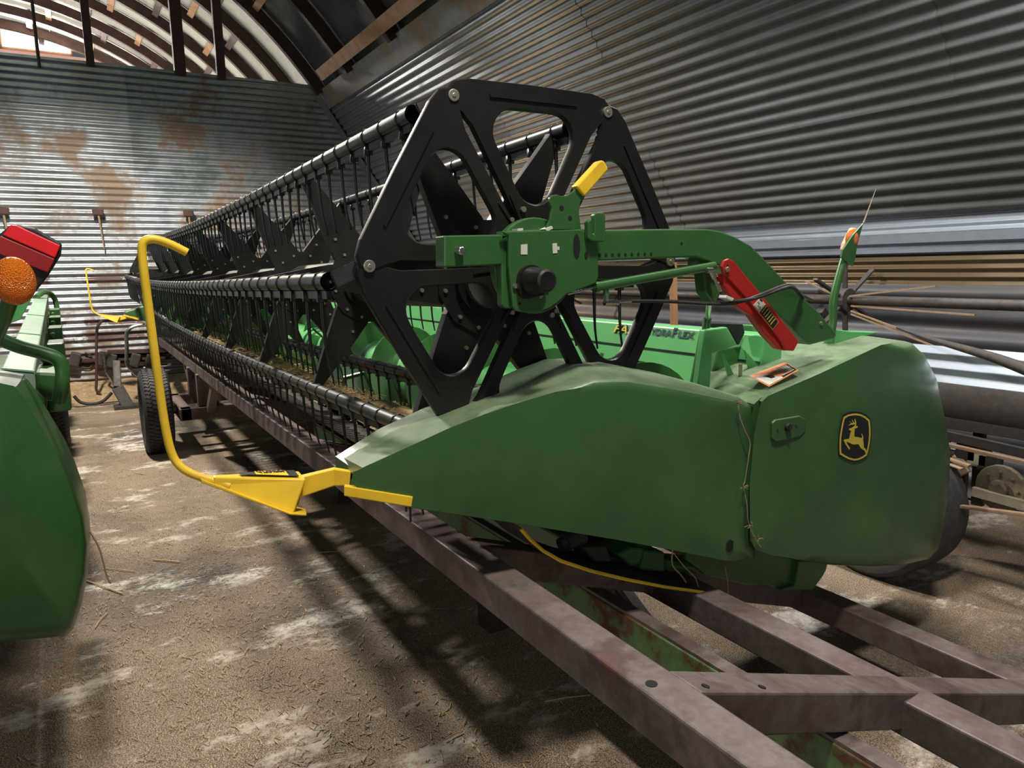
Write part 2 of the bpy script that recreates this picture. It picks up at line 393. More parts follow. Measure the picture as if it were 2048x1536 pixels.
# curved roof: ribs, sheets, purlins
def arc(ang, R): return (ACY-R*math.cos(ang), ACZ+R*math.sin(ang))
ribX = [0.6, 2.2, 3.8, 5.4, 7.0, 8.6, 10.2, 11.6, 12.7, 13.8, 14.9, 16.0, 17.1, 18.2, 19.3]
ce = MB()
for X in (-1.5, 20): ce.box((X, ACY, ACZ+AR+.3), (.08, 1.0, .1))
ceil = ce.build('ceiling', 'rib', kind='structure')
A0, A1, NA = math.radians(35.2), math.radians(118), 30
for i, X in enumerate(ribX):
    rbm = MB(); loops = []
    for k in range(NA+1):
        a = A0+(A1-A0)*k/NA; y0, z0 = arc(a, AR-.19); y1, z1 = arc(a, AR-.02); h = .045
        loops.append([(X-h, y0, z0), (X+h, y0, z0), (X+h, y1, z1), (X-h, y1, z1)])
    rbm.loft(loops); rbm.build('roof_rib', 'rib', ceil)
    Xa = X; Xb = ribX[i+1] if i+1 < len(ribX) else 20.4
    for b0 in range(4):
        sm = MB(); rows = []
        a0 = A0+(A1-A0)*b0/4; a1 = A0+(A1-A0)*(b0+1)/4
        for k in range(9):
            a = a0+(a1-a0)*k/8; rows.append([(X_, *arc(a, AR+.012*(b0 % 2))) for X_ in (Xa-.03, Xb+.03)])
        sm.loft(rows, False, False, False); sheet('roof_sheet', sm, 'roof' if Xa > 11 else 'roofshade', ceil)
    for q, ad in enumerate((48, 56, 66, 77, 88, 100)):
        a = math.radians(ad+random.uniform(-1.5, 1.5)+(i % 2)*4); y, z = arc(a, AR-.07)
        pm = MB().bar((Xa+.05, y, z), (Xb-.05, y, z), .1, .045, up=(0, -math.cos(a), math.sin(a))); pm.build('purlin', 'wood' if (q+i) % 3 == 0 else 'rib', ceil)
# the long pale board running under the ribs
bd = MB().bar(at(640, 150, X=11.0), at(640, 150, X=11.0)+Vector((-9, 0, 0)), .05, .16, up=(0, .6, .8)); bd.build('trim_4', 'wood', kind='structure')
# posts above the partition
for px, top, wd in ((180, -120, .1), (358, -60, .15), (440, 60, .12)):
    p = at(px, 120, X=XF); zt = ACZ+math.sqrt(max(.1, (AR-.1)**2-(p.y-ACY)**2))
    MB().box((XF, p.y, (4.5+zt)/2), (wd*.8, wd, zt-4.5)).build('post', 'rib', ceil)
p = at(75, 100, X=XF); MB().cyl((XF, p.y, 4.4), (XF, p.y, 6.75), .02).build('rod', 'iron', ceil)
MB().box((20.5, .4, 5.5), (.1, 9, 2.0)).build('wall_gable', 'roof', kind='structure')
c0 = at(72, 78, X=20.3)
wn = MB(); wn.box((20.35, c0.y, c0.z), (.08, 1.35, .62)); wn = wn.build('window_1', 'wood', kind='structure')
MB().box((20.28, c0.y+.34, c0.z), (.03, .6, .46)).build('pane', 'pane', wn); MB().box((20.28, c0.y-.34, c0.z), (.03, .6, .46)).build('pane', 'pane', wn)
MB().box((20.2, c0.y-.5, c0.z-.48), (.05, 2.7, .32)).build('trim_5', 'pinkboard', kind='structure')
# sandy dirt drifted along the foot of the partition
sd = MB(); rows = []
for i in range(40):
    y = 3-8*i/39; row = []
    for j in range(9):
        t = j/8; row.append((XF-.06-.93*t-.12*math.sin(y*2.3), y, max(.004, .2*(1-t)**1.6+.015*math.sin(y*9+j*2))))
    rows.append(row)
sd.loft(rows, False, False, False); s_ = sd.build('dirt_drift', 'sand', smooth=True, kind='stuff'); tag(s_, 'tan sandy dirt drifted along the foot of the far corrugated wall', 'dirt')

# ================================================================ THE HEADER (reel, covers, auger, dividers)
HD = thing('harvester_header', 'green grain header with black tine reel and yellow divider, resting on the trailer', 'harvester header', (6.5, -1.5, .5))
XR0, XR1 = 2.02, 11.12
RCY, RCZ, RR = -1.137, 1.650, .533
def sag(X): return .055*math.sin(PI*min(1, max(0, (X-XR0)/(XR1-XR0))))
# --- reel end plate (cam shield) made of six pressed panels
PCY, PCZ, PX = -1.212, 1.690, 1.915
def rounded_tri(V, rad, n=10):
    out = []; V = [Vector(v) for v in V]
    for i in range(3):
        p, c, q = V[i-1], V[i], V[(i+1) % 3]
        d1 = (c-p).normalized(); d2 = (q-c).normalized()
        n1 = Vector((d1.y, -d1.x)); n2 = Vector((d2.y, -d2.x))
        a1 = math.atan2(n1.y, n1.x); a2 = math.atan2(n2.y, n2.x)
        while a2 < a1: a2 += 2*PI
        for k in range(n+1):
            a = a1+(a2-a1)*k/n; out.append(c+Vector((math.cos(a), math.sin(a)))*rad)
    return out
def raycast(poly, c, ang):
    d = Vector((math.cos(ang), math.sin(ang))); best = 0
    for i in range(len(poly)):
        a = poly[i]-c; b = poly[(i+1) % len(poly)]-c; e = b-a
        den = d.x*e.y-d.y*e.x
        if abs(den) < 1e-9: continue
        t = (a.x*e.y-a.y*e.x)/den; s_ = (a.x*d.y-a.y*d.x)/den
        if t > 0 and -1e-6 <= s_ <= 1+1e-6: best = max(best, t)
    return best
def sector_mesh():
    # local: x outward along the sector bisector, y tangential; mesh in (x=thickness, y, z)
    R = .53; ca = math.cos(PI/6); sa = math.sin(PI/6)
    half = [(.075, .048), (.12, .060), (.385, .207), (.42, .240), (R*ca-.012, R*sa+.006), (R*ca+.018, R*sa+.016), (R*ca+.042, R*sa-.006), (R*ca+.052, R*sa-.05)]
    outer = [Vector((a, -b)) for a, b in half]+[Vector((R*ca+.055, 0))]+[Vector(p) for p in half[::-1]]
    hole = rounded_tri([(.240, 0), (R*ca-.085, -.072), (R*ca-.085, .072)][::1], .066)
    c = Vector((.34, 0)); angs = sorted(set([round(math.atan2(p.y-c.y, p.x-c.x), 5) for p in outer]+[round(-PI+2*PI*k/56, 5) for k in range(56)]))
    O = [c+Vector((math.cos(a), math.sin(a)))*raycast(outer, c, a) for a in angs]
    H = [c+Vector((math.cos(a), math.sin(a)))*raycast(hole, c, a) for a in angs]
    O2 = [c+(p-c)*.985 for p in O]; H2 = [c+(p-c)*1.03 for p in H]
    t = .0
    L = [[(t+.022, p.x, p.y) for p in O], [(t+.006, p.x, p.y) for p in O], [(t, p.x, p.y) for p in O2], [(t, p.x, p.y) for p in H2], [(t+.006, p.x, p.y) for p in H], [(t+.022, p.x, p.y) for p in H]]
    mb = MB(); n = len(angs); vs = [p for l in L for p in l]; fs = []
    for i in range(len(L)):
        j = (i+1) % len(L)
        for k in range(n): fs.append((i*n+k, i*n+(k+1) % n, j*n+(k+1) % n, j*n+k))
    mb.add(vs, fs)
    mb.bar((t-.002, R*ca+.012, -.15), (t-.002, R*ca+.012, .15), .010, .006, up=(1, 0, 0))   # pressed ribs
    for sgn in (-1, 1): mb.bar((t-.002, .12, sgn*.052), (t-.002, .20, sgn*.088), .008, .006, up=(1, 0, 0))
    return mb.mesh('reel_end_panel', True)
secm = sector_mesh()
try: secm.set_sharp_from_angle(angle=math.radians(50))
except Exception: pass
def end_plate(X, par):
    for k in range(6):
        a = math.radians(30+60*k)
        o = link('reel_end_panel', secm, 'black', par)
        # local y -> outward, z -> tangential
        R = Matrix(((1, 0, 0), (0, math.cos(a), -math.sin(a)), (0, math.sin(a), math.cos(a)))).to_4x4(); R.translation = (X+.004*(k % 2), PCY, PCZ)
        o.matrix_parent_inverse = Matrix.Identity(4)
        o.matrix_local = par_inv(par) @ R
    hub = MB(); hub.cyl((X+.012, PCY, PCZ), (X+.03, PCY, PCZ), .15, n=24); hub.build('reel_hub_plate', 'black', par, bevel=.003)
    for k in range(6):
        a = math.radians(60*k); y = PCY+.53*math.cos(a); z = PCZ+.53*math.sin(a)
        pn = MB().cyl((X-.005, y, z), (X+.03, y, z), .0165, n=20); pn.cyl((X-.008, y, z), (X-.005, y, z), .006, n=10)
        pn.build('pivot_pin', 'bolt', par, bevel=.003)
        crk = MB(); ty = RCY+RR*math.cos(a); tz = RCZ+RR*math.sin(a)
        sgn = 1 if X < 5 else -1
        crk.bar((X+.035*sgn, y, z), (X+.07*sgn, ty, tz), .02, .05, up=(0, -.5, .9)); crk.build('tube_crank', 'black', par, bevel=.006)
    for k in range(6):
        a = math.radians(30+60*k-17); y = PCY+.165*math.cos(a); z = PCZ+.165*math.sin(a)
        MB().cyl((X-.008, y, z), (X+.002, y, z), .0085, n=8).build('bolt', 'bolt', par)
def par_inv(par): return PINV.get(par.name, Matrix.Identity(4))
end_plate(PX, HD); end_plate(11.2, HD)
# --- shaft
sh = MB(); sp = [(XR0+.02+(XR1-XR0-.04)*k/20, RCY, RCZ-sag(XR0+(XR1-XR0)*k/20)) for k in range(21)]
sh.tube(sp, .1, 20); sh.build('reel_shaft', 'shaft', HD, smooth=True)
# --- bat tubes and tines
def tine_mb():
    t = MB()
    t.tube([(0, .0285*math.cos(a), .0285*math.sin(a)) for a in [math.radians(q) for q in (200, 150, 100, 50, 0, -50, -70)]], .0034, 5)
    t.box((0, .004, -.042), (.022, .024, .03))
    pth = smoothpath([(0, .004, -.045), (.0, .002, -.12), (0, -.003, -.2), (0, -.016, -.275)], 3)
    t.tube(pth, [.0072-.0035*k/(len(pth)-1) for k in range(len(pth))], 5)
    return t
tine_me = tine_mb().mesh('tine', True); tine_me.materials.append(M['blackdust'])
TSP = .148
for k in range(6):
    a = math.radians(60*k); y = RCY+RR*math.cos(a); z = RCZ+RR*math.sin(a)
    tb = MB(); N = 28
    pts = [(XR0+(XR1-XR0)*i/N, y, z-sag(XR0+(XR1-XR0)*i/N)) for i in range(N+1)]
    tb.tube(pts, .0265, 14, cap=False); tb.tube(pts[::-1], .021, 14, cap=False)
    for i in range(0, N, 1):
        p, q = Vector(pts[i]), Vector(pts[i+1]); tb.bar(p+Vector((.0, .004, -.036)), q+Vector((-.0, .004, -.036)), .014, .022)
    bt = tb.build('bat_tube', 'blackdust', HD, smooth=True)
    X = XR0+.07; cnt = 0; rest = MB()
    while X < XR1-.03:
        zz = z-sag(X); jit = random.uniform(-.07, .07)
        if cnt < 49:
            o = link('tine', tine_me, None, bt); o.matrix_parent_inverse = Matrix.Identity(4)
            o.matrix_local = Matrix.Translation((X, y, zz)) @ Matrix.Rotation(jit*.6, 4, 'X') @ Matrix.Rotation(jit*.3, 4, 'Y')
        else:
            rest.add([(v.co.x+X, v.co.y+y, v.co.z+zz) for v in tine_me.vertices], [tuple(p.vertices) for p in tine_me.polygons])
        cnt += 1; X += TSP
    if rest.v: 
        o = rest.build('distant_tines', 'blackdust', bt, kind='stuff')
# bat_tube is built in world space with parent inverse, so its children use world coordinates through it
# --- spiders
def spider_mesh():
    mb = MB(); loops = []
    for k in range(6):
        a = math.radians(60*k); d = Vector((0, math.cos(a), math.sin(a))); t = Vector((0, -math.sin(a), math.cos(a)))
        prof = [(.10, .075), (.17, .078), (.3, .058), (.42, .036), (.5, .022), (.55, .018)]
        Lp = [d*r+t*w_ for r, w_ in prof]; Rp = [d*r-t*w_ for r, w_ in prof][::-1]
        poly = Lp+Rp; n = len(poly)
        mb.loft([[p+Vector((-.004, 0, 0)) for p in poly], [p+Vector((.004, 0, 0)) for p in poly]])
        # folded edge flanges
        for sgn in (1, -1):
            e = [d*r+t*w_*sgn for r, w_ in prof]
            mb.loft([[p, p+Vector((.028, 0, 0)), p+Vector((.028, 0, 0))-t*sgn*.004, p-t*sgn*.004] for p in e])
    return mb.mesh('spider_arms')
def hub_mesh():
    mb = MB(); pts = []
    for k in range(12):
        a = math.radians(30*k+15); pts.append(Vector((0, .185*math.cos(a), .185*math.sin(a))))
    mb.loft([[p+Vector((-.012, 0, 0)) for p in pts], [p+Vector((-.005, 0, 0)) for p in pts]])
    mb.cyl((-.03, 0, 0), (.04, 0, 0), .125, n=24)
    return mb.mesh('spider_hub')
def hubbolt_mesh():
    mb = MB()
    for k in range(6):
        for s_ in (-1, 1):
            for r_ in (.16,):
                a = math.radians(60*k+s_*13); mb.cyl((-.02, r_*math.cos(a), r_*math.sin(a)), (-.01, r_*math.cos(a), r_*math.sin(a)), .0085, n=8)
    return mb.mesh('bolts')
def bolt1():
    return MB().cyl((-.007, 0, 0), (0, 0, 0), .0065, n=8).mesh('bolt')
sm_, hm_, b1 = spider_mesh(), hub_mesh(), bolt1(); b1.materials.append(M['bolt'])
NSP = 9
for i in range(NSP):
    X = 2.09+(XR1-.1-2.09)*i/(NSP-1); T = Matrix.Translation((X, RCY, RCZ-sag(X)))
    o = link('reel_spider', sm_, 'black', HD); o.matrix_parent_inverse = Matrix.Identity(4); o.matrix_local = par_inv(HD) @ T
    h = link('hub_plate', hm_, 'black', o); h.matrix_parent_inverse = Matrix.Identity(4); h.matrix_local = Matrix.Identity(4)
    if i < 6:
        for k in range(6):
            for s_, r_ in ((-13, .162), (13, .162), (-8, .235), (0, .51)):
                a = math.radians(60*k+s_); b_ = link('bolt', b1, None, o); b_.matrix_parent_inverse = Matrix.Identity(4)
                b_.matrix_local = Matrix.Translation((-.012 if r_ < .2 else -.004, r_*math.cos(a), r_*math.sin(a)))
# fix bat_tube children: matrices must cancel the tube's own parent inverse (tube basis is identity)

# --- near end arm assembly (X about 1.74 .. 1.86)
XA = 1.745
slab('arm_front_tube', [(888, 471), (1018, 469), (1018, 529), (888, 535)], XA+.02, .055, 'green', HD, .004)
MB().cyl(at(917, 502, X=XA+.02), at(917, 502, X=XA+.02)+Vector((-.022, 0, 0)), .014, .011, 10).build('acorn_nut', 'steel', HD, bevel=.004, smooth=True)
cdk = at(1072, 532, X=XA+.05); MB().cyl(cdk, cdk+Vector((.03, 0, 0)), .135, n=40).build('bearing_disc', 'green', HD, bevel=.004)
slab('slider_plate', [(1003, 463), (1018, 463), (1163, 459), (1170, 463), (1172, 478), (1192, 484), (1197, 492), (1197, 556), (1190, 567), (1134, 588), (1118, 603), (1100, 616), (1078, 625), (1050, 625), (1032, 622), (1026, 613), (1018, 534), (1018, 472)], XA, .012, 'green', HD, .003)
slab('slider_flange', [(1003, 465), (1019, 469), (1019, 532), (1024, 617), (1010, 617), (1004, 610), (1003, 534)], XA+.02, .03, 'green', HD, .003)
slab('reel_arm', [(1196, 460), (1330, 458), (1414, 458), (1440, 462), (1470, 473), (1502, 491), (1532, 521), (1570, 562), (1637, 623), (1668, 660), (1674, 670), (1668, 678), (1620, 690), (1600, 672), (1540, 612), (1480, 560), (1440, 532), (1394, 514), (1196, 522)], XA+.03, .07, 'green', HD, .005)
slab('arm_top_sleeve', [(1016, 461), (1165, 457), (1196, 461), (1196, 520), (1016, 528)], XA+.03, .07, 'green', HD, .004)
slab('lock_lever', [(1091, 460), (1100, 440), (1104, 416), (1098, 403), (1100, 395), (1106, 390), (1114, 389), (1122, 392), (1134, 391), (1148, 382), (1155, 374), (1170, 393), (1161, 404), (1158, 423), (1163, 460)], XA+.018, .01, 'green', HD, .002)
slab('lever_grip', [(1153, 372), (1198, 323), (1204, 320), (1209, 322), (1217, 336), (1216, 341), (1170, 393)], XA+.008, .03, 'yellow', HD, .006, label='yellow rubber grip')
slab('hook_bracket', [(1189, 430), (1193, 425), (1207, 425), (1211, 430), (1212, 478), (1208, 484), (1184, 483), (1177, 477), (1176, 443), (1184, 437), (1185, 466), (1189, 470)], XA-.02, .02, 'green', HD, .004)
def hole(px, py, r, X, par=HD, name='hole', asp=1):  # solid dark disc painting the shade of a hole
    c = at(px, py, X=X); mb = MB(); n = 14
    mb.loft([[c+Vector((dx, r*math.cos(2*PI*k/n), asp*r*math.sin(2*PI*k/n))) for k in range(n)] for dx in (-.0008, .001)])
    return mb.build(name, 'openingshade', par)
for k in range(9): hole(1199+12.9*k, 510.5-.3*k, .0048, XA+.03, asp=1.1)
hole(1172, 511, .0055, XA, asp=2); hole(1094, 586, .005, XA); hole(1039, 607, .004, XA); hole(1123, 416, .0075, XA+.018); hole(1140, 436, .0065, XA+.018); hole(1363, 487, .005, XA+.03)
hole(1153, 493, .012, XA, asp=2.9, name='slot')
for q in ([(1042, 489), (1055, 488), (1055, 509), (1042, 509)], [(1105, 487), (1114, 486), (1115, 506), (1106, 507)], [(1114, 493), (1119, 493), (1119, 500), (1114, 500)]):
    slab('sticker', q, XA-.0015, .002, 'white', HD, 0)
for q in ([(1035, 457), (1046, 456), (1046, 461), (1035, 462)], [(1090, 458), (1104, 452), (1106, 457), (1095, 462)]): slab('sticker', q, XA+.01, .03, 'white', HD, 0)
# hub motor cap
cb = at(1059, 561, X=XA-.002); ct = at(1084, 560, X=1.62)
cp = MB(); pts = []
for k in range(28):
    a = 2*PI*k/28; r_ = .042+.014*max(0, math.cos(a-math.radians(215)))**6+.012*max(0, math.cos(a-math.radians(305)))**6; pts.append(Vector((0, r_*math.cos(a), r_*math.sin(a))))
cp.loft([[cb+p for p in pts], [cb+p+Vector((-.014, 0, 0)) for p in pts]])
cp.loft([[cb+Vector((dx, r_*math.cos(2*PI*k/24), r_*math.sin(2*PI*k/24))) for k in range(24)] for dx, r_ in ((-.01, .038), (-.03, .0365), (-.036, .0325), (-.080, .0315), (-.088, .030), (-.092, .024), (-.090, .01))])
cp.build('bearing_cap', 'black', HD, smooth=True)
for px, py in ((1032, 572), (1082, 592), (1025, 439), (1026, 625), (1113, 622), (1043, 480)):
    X = XA-.006 if (px, py) in ((1032, 572), (1082, 592)) else PX-.008
    if (px, py) == (1043, 480): continue
    c = at(px, py, X=X); MB().cyl(c, c+Vector((.012, 0, 0)), .0075, n=6).build('bolt', 'bolt', HD)
# fore-aft cylinder
MB().cyl(at(1134, 588, X=1.77), at(1195, 573, X=1.77), .0045, n=10).build('cylinder_rod', 'steel', HD, smooth=True)
c1 = MB(); c1.cyl(at(1190, 574, X=1.77), at(1428, 532, X=1.77), .0145, n=18); c1.cyl(at(1188, 575, X=1.77), at(1196, 573, X=1.77), .016, n=18)
c1.cyl(at(1211, 575, X=1.77), at(1213, 593, X=1.77), .009, n=10); c1.build('fore_aft_cylinder', 'green', HD, smooth=True)
ft = MB(); ft.cyl(at(1212, 590, X=1.76), at(1212, 606, X=1.76), .007, n=8); ft.cyl(at(1209, 606, X=1.76), at(1236, 606, X=1.76), .008, n=8); ft.cyl(at(1236, 604, X=1.76), at(1262, 602, X=1.76), .0055, n=8); ft.build('hose_fitting', 'steel', HD)
ft = MB(); ft.cyl(at(1413, 541, X=1.74), at(1425, 541, X=1.74), .009, n=8); ft.cyl(at(1422, 540, X=1.74), at(1429, 556, X=1.74), .0085, n=8); ft.cyl(at(1429, 556, X=1.74), at(1436, 570, X=1.74), .006, n=8); ft.cyl(at(1434, 566, X=1.74), at(1441, 582, X=1.74), .0075, n=8); ft.build('hose_fitting', 'steel', HD)
hs = MB(); hs.tube(smoothpath([at(1262, 602, X=1.76), at(1340, 603, X=1.75), at(1430, 608, X=1.74), at(1475, 605, X=1.72), at(1520, 590, X=1.70), at(1560, 574, X=1.70), at(1582, 571, X=1.71), at(1600, 588, X=1.75), at(1625, 600, X=1.9)]), .0055, 8); hs.build('hydraulic_hose', 'rubber', HD, smooth=True)
hs = MB(); hs.tube(smoothpath([at(1441, 582, X=1.74), at(1448, 592, X=1.735), at(1470, 602, X=1.72), at(1515, 595, X=1.70), at(1560, 579, X=1.695), at(1586, 575, X=1.70), at(1606, 596, X=1.76)]), .006, 8); hs.build('hydraulic_hose', 'rubber', HD, smooth=True)
slab('hose_tie', [(1453, 590), (1469, 597), (1465, 603), (1450, 596)], 1.71, .03, 'white', HD, .002)
# arm pivot bracket at the top of the lift cylinder
slab('lift_bracket', [(1396, 515), (1417, 512), (1420, 540), (1444, 560), (1440, 590), (1430, 608), (1412, 585), (1408, 545), (1395, 535)], XA+.06, .05, 'green', HD, .005)
c = at(1431, 533, X=1.76); MB().cyl(c, c+Vector((.02, 0, 0)), .008, n=10).build('bolt', 'bolt', HD)
# red safety stop
slab('safety_stop', [(1444, 533), (1449, 521), (1458, 517), (1468, 522), (1475, 531), (1545, 616), (1598, 683), (1588, 702), (1572, 701), (1560, 680), (1500, 604), (1448, 546)], XA-.02, .012, 'red', HD, .003, label='red steel cylinder safety stop')
slab('safety_stop_fold', [(1448, 546), (1500, 604), (1562, 684), (1574, 702), (1558, 698), (1533, 672), (1502, 630), (1472, 611), (1450, 572)], XA-.012, .03, 'red', HD, .004)
c = at(1453, 539, X=XA-.02); MB().cyl(c, c+Vector((-.008, 0, 0)), .0085, n=12).build('pin', 'bolt', HD, bevel=.002)
hole(1455, 531, .004, XA-.02)
slab('warning_label', [(1506, 611), (1521, 594), (1558, 644), (1546, 660)], XA-.0222, .002, 'orangeink', HD, 0)
slab('warning_label_picture', [(1508, 610), (1521, 596), (1531, 609), (1519, 624)], XA-.0235, .002, 'white', HD, 0)
slab('warning_label_text', [(1520, 625), (1532, 610), (1556, 643), (1546, 657)], XA-.0235, .002, 'ink', HD, 0)
for k in range(6):
    a = 1523+k*3.6; b_ = 624+k*4.9; slab('text_line', [(a, b_), (a+9.5, b_-11.5), (a+10.3, b_-10.4), (a+.8, b_+1.1)], XA-.025, .001, 'yink', HD, 0)
g = MB().tube([at(x_, y_, X=XA-.024) for x_, y_ in ((1515, 604), (1519, 607), (1516, 612), (1521, 615), (1519, 619))], .0009, 5); g.build('pictogram', 'ink', HD)
slab('pictogram', [(1519, 598), (1523, 603), (1526, 602), (1522, 597)], XA-.0245, .001, 'ink', HD, 0)
# arm foot bolt
c = at(1641, 647, X=XA+.03); MB().cyl(c, c+Vector((-.006, 0, 0)), .007, n=8).build('bolt', 'bolt', HD)
# lift cylinder
lc = MB(); lc.cyl(at(1389, 775, X=2.05), at(1411, 662, X=2.05), .0215, n=18); lc.cyl(at(1411, 664, X=2.05), at(1415, 636, X=2.05), .016, n=18); lc.build('lift_cylinder', 'green', HD, smooth=True)
MB().cyl(at(1415, 640, X=2.05), at(1420, 590, X=1.98), .010, n=12).build('lift_cylinder_rod', 'steel', HD, smooth=True)

# --- back panel with lettering, seams, lower frame
BPX0, BPX1 = 1.98, 11.0
def bp(X, z): return Vector((X, -2.12-(z-.6)*.22, z))   # the back leans as the header is tipped
TZ = 1.40
bk = MB(); n_ = 1
bk.loft([[bp(BPX0, .55), bp(BPX0, TZ), bp(BPX0, TZ)+Vector((0, -.10, 0)), bp(BPX0, TZ)+Vector((0, -.10, -.2)), bp(BPX0, .55)+Vector((0, -.05, 0))], [bp(BPX1, .55), bp(BPX1, TZ), bp(BPX1, TZ)+Vector((0, -.10, 0)), bp(BPX1, TZ)+Vector((0, -.10, -.2)), bp(BPX1, .55)+Vector((0, -.05, 0))]])
bk.build('back_panel', 'lgreen', HD, bevel=.006, label='bright green back sheet with lettering')
q0 = bp(0, TZ-.105); sm2 = MB().bar(bp(BPX0, TZ-.105)+Vector((0, .003, 0)), bp(BPX1, TZ-.105)+Vector((0, .003, 0)), .004, .009); sm2.build('panel_seam', 'ink', HD)
def onbp(px, py):
    lo_, hi_ = -2.1, -2.5
    P = at(px, py, Y=-2.29)
    for _ in range(12): P = at(px, py, Y=bp(0, P.z).y)
    return P
upv = (bp(0, 1)-bp(0, 0)).normalized()
t0 = onbp(1229, 664); t1 = onbp(1281, 667); text('lettering', 'FA35', .052, t0+Vector((0, .002, 0)), (-1, 0, 0), upv, 'ink', HD, bold=.0035, shear=.25, fitw=(t0-t1).length*1.06)
text('lettering', 'FA35', .052, t0+Vector((0, .004, 0)), (-1, 0, 0), upv, 'yink', HD, bold=.001, shear=.25, fitw=(t0-t1).length*1.04, off=.003)
t0 = onbp(1290, 668); t1 = onbp(1390, 674)
W_ = (t0-t1).length
text('lettering', 'H', .056, t0+Vector((0, .003, 0)), (-1, 0, 0), upv, 'navy', HD, bold=.001, shear=.12, fitw=W_*.12)
text('lettering', 'YDRA', .042, t0+Vector((-W_*.14, .003, 0)), (-1, 0, 0), upv, 'navy', HD, bold=.001, shear=.12, fitw=W_*.41)
text('lettering', 'F', .058, t0+Vector((-W_*.57, .003, 0)), (-1, 0, 0), upv, 'navy', HD, bold=.0016, shear=.12, fitw=W_*.1)
text('lettering', 'LEX', .042, t0+Vector((-W_*.69, .003, 0)), (-1, 0, 0), upv, 'navy', HD, bold=.001, shear=.12, fitw=W_*.31)
# end frame box at the right of the lettering with gussets
XG = 1.97
slab('end_frame', [(1411, 660), (1455, 654), (1475, 690), (1425, 708), (1420, 780), (1395, 775)], XG+.02, .03, 'lgreen', HD, .005)
slab('end_frame_top', [(1420, 646), (1486, 648), (1490, 666), (1478, 690), (1460, 660), (1424, 655)], XG+.1, .02, 'ink', HD, .003)
slab('gusset_box', [(1436, 702), (1440, 698), (1490, 690), (1520, 730), (1524, 770), (1426, 772), (1424, 752)], XG+.12, .03, 'green', HD, .006)
slab('gusset', [(1447, 706), (1470, 752), (1458, 756)], XG+.02, .01, 'lgreen', HD, .002); slab('gusset', [(1490, 700), (1518, 732), (1500, 742)], XG+.02, .01, 'lgreen', HD, .002)
slab('rear_bracket', [(1503, 650), (1540, 652), (1598, 655), (1600, 690), (1590, 720), (1520, 726), (1510, 690)], XG+.25, .06, 'lgreen', HD, .006)
slab('dark_bracket', [(1518, 668), (1550, 690), (1556, 716), (1528, 724), (1526, 690)], XG+.1, .05, 'iron', HD, .006)
slab('rear_bracket', [(1665, 658), (1700, 662), (1760, 664), (1700, 682), (1668, 690)], 1.95, .05, 'lgreen', HD, .005)
MB().cyl(at(1481, 770, X=1.95), at(1481, 728, X=1.95), .007, n=8).build('stud', 'bolt', HD)
# floor pan between cutterbar and back
pan = MB(); pr_ = [(-1.12, .905), (-1.3, .85), (-1.5, .77), (-1.75, .68), (-2.0, .6), (-2.14, .6)]
pan.loft([[(X, y, z) for y, z in pr_]+[(X, y, z-.02) for y, z in pr_[::-1]] for X in (2.0, 11.0)]); pan.build('floor_pan', 'green', HD)
pan = MB(); pan.bar((2.0, -1.55, .62), (11.0, -1.55, .62), .14, .12); pan.build('under_beam', 'green', HD, bevel=.01)
# cutterbar with guards
cbm = MB(); cbm.bar((1.95, -1.13, .90), (11.05, -1.13, .90), .07, .03); cbm.build('cutterbar', 'iron', HD, bevel=.003)
gm = MB(); gm.loft([[(-.016, 0, -.014), (.016, 0, -.014), (.016, 0, .012), (-.016, 0, .012)], [(-.013, .06, -.008), (.013, .06, -.008), (.013, .06, .016), (-.013, .06, .016)], [(-.003, .135, .016), (.003, .135, .016), (.003, .135, .021), (-.003, .135, .021)]])
gme = gm.mesh('knife_guard'); gme.materials.append(M['iron'])
for k in range(118):
    o = link('knife_guard', gme, None, HD); o.matrix_parent_inverse = Matrix.Identity(4); o.matrix_local = par_inv(HD) @ Matrix.Translation((2.05+.0762*k, -1.10, .905)) @ Matrix.Rotation(.25, 4, 'X')
# --- auger
AY, AZ, AD, AF = -1.80, 1.02, .165, .30
au = MB(); au.cyl((2.05, AY, AZ), (10.95, AY, AZ), AD, n=28); au.build('auger_drum', 'lgreen', HD, smooth=True)
def flight(x0, x1, hand, name):
    mb = MB(); pitch = .56; turns = abs(x1-x0)/pitch; n = int(turns*30); L = []
    for k in range(n+1):
        a = hand*2*PI*turns*k/n+.6; x_ = x0+(x1-x0)*k/n; cy, cz = math.cos(a), math.sin(a)
        L.append([(x_, AY+AD*.98*cy, AZ+AD*.98*cz), (x_, AY+AF*cy, AZ+AF*cz), (x_+.006, AY+AF*cy, AZ+AF*cz), (x_+.006, AY+AD*.98*cy, AZ+AD*.98*cz)])
    mb.loft(L); mb.build(name, 'green', HD, smooth=True)
flight(2.1, 5.9, 1, 'auger_flighting'); flight(10.9, 7.1, 1, 'auger_flighting')
dk = MB(); dk.cyl((2.12, AY, AZ), (2.13, AY, AZ), AF, n=40); dk.build('auger_end_disc', 'green', HD)
for i in range(26):
    X = 2.5+i*.33; a = 1.9+i*2.4
    d = Vector((0, math.cos(a), math.sin(a))); fg = MB().cyl(Vector((X, AY, AZ))+d*.1, Vector((X, AY, AZ))+d*.31, .009, n=6); fg.build('auger_finger', 'steel' if i % 2 else 'green', HD)
for i in range(10):  # bolted access covers with paddle corners on the drum
    X = 2.7+i*.55; a = 1.35+.9*i; d = Vector((0, math.cos(a), math.sin(a))); t = Vector((0, -math.sin(a), math.cos(a))); c = Vector((X, AY, AZ))
    MB().prism([c+d*.15-t*.07, c+d*.15+t*.07, c+d*.235+t*.055, c+d*.22-t*.03], (.008, 0, 0)).build('auger_paddle', 'lgreen', HD)
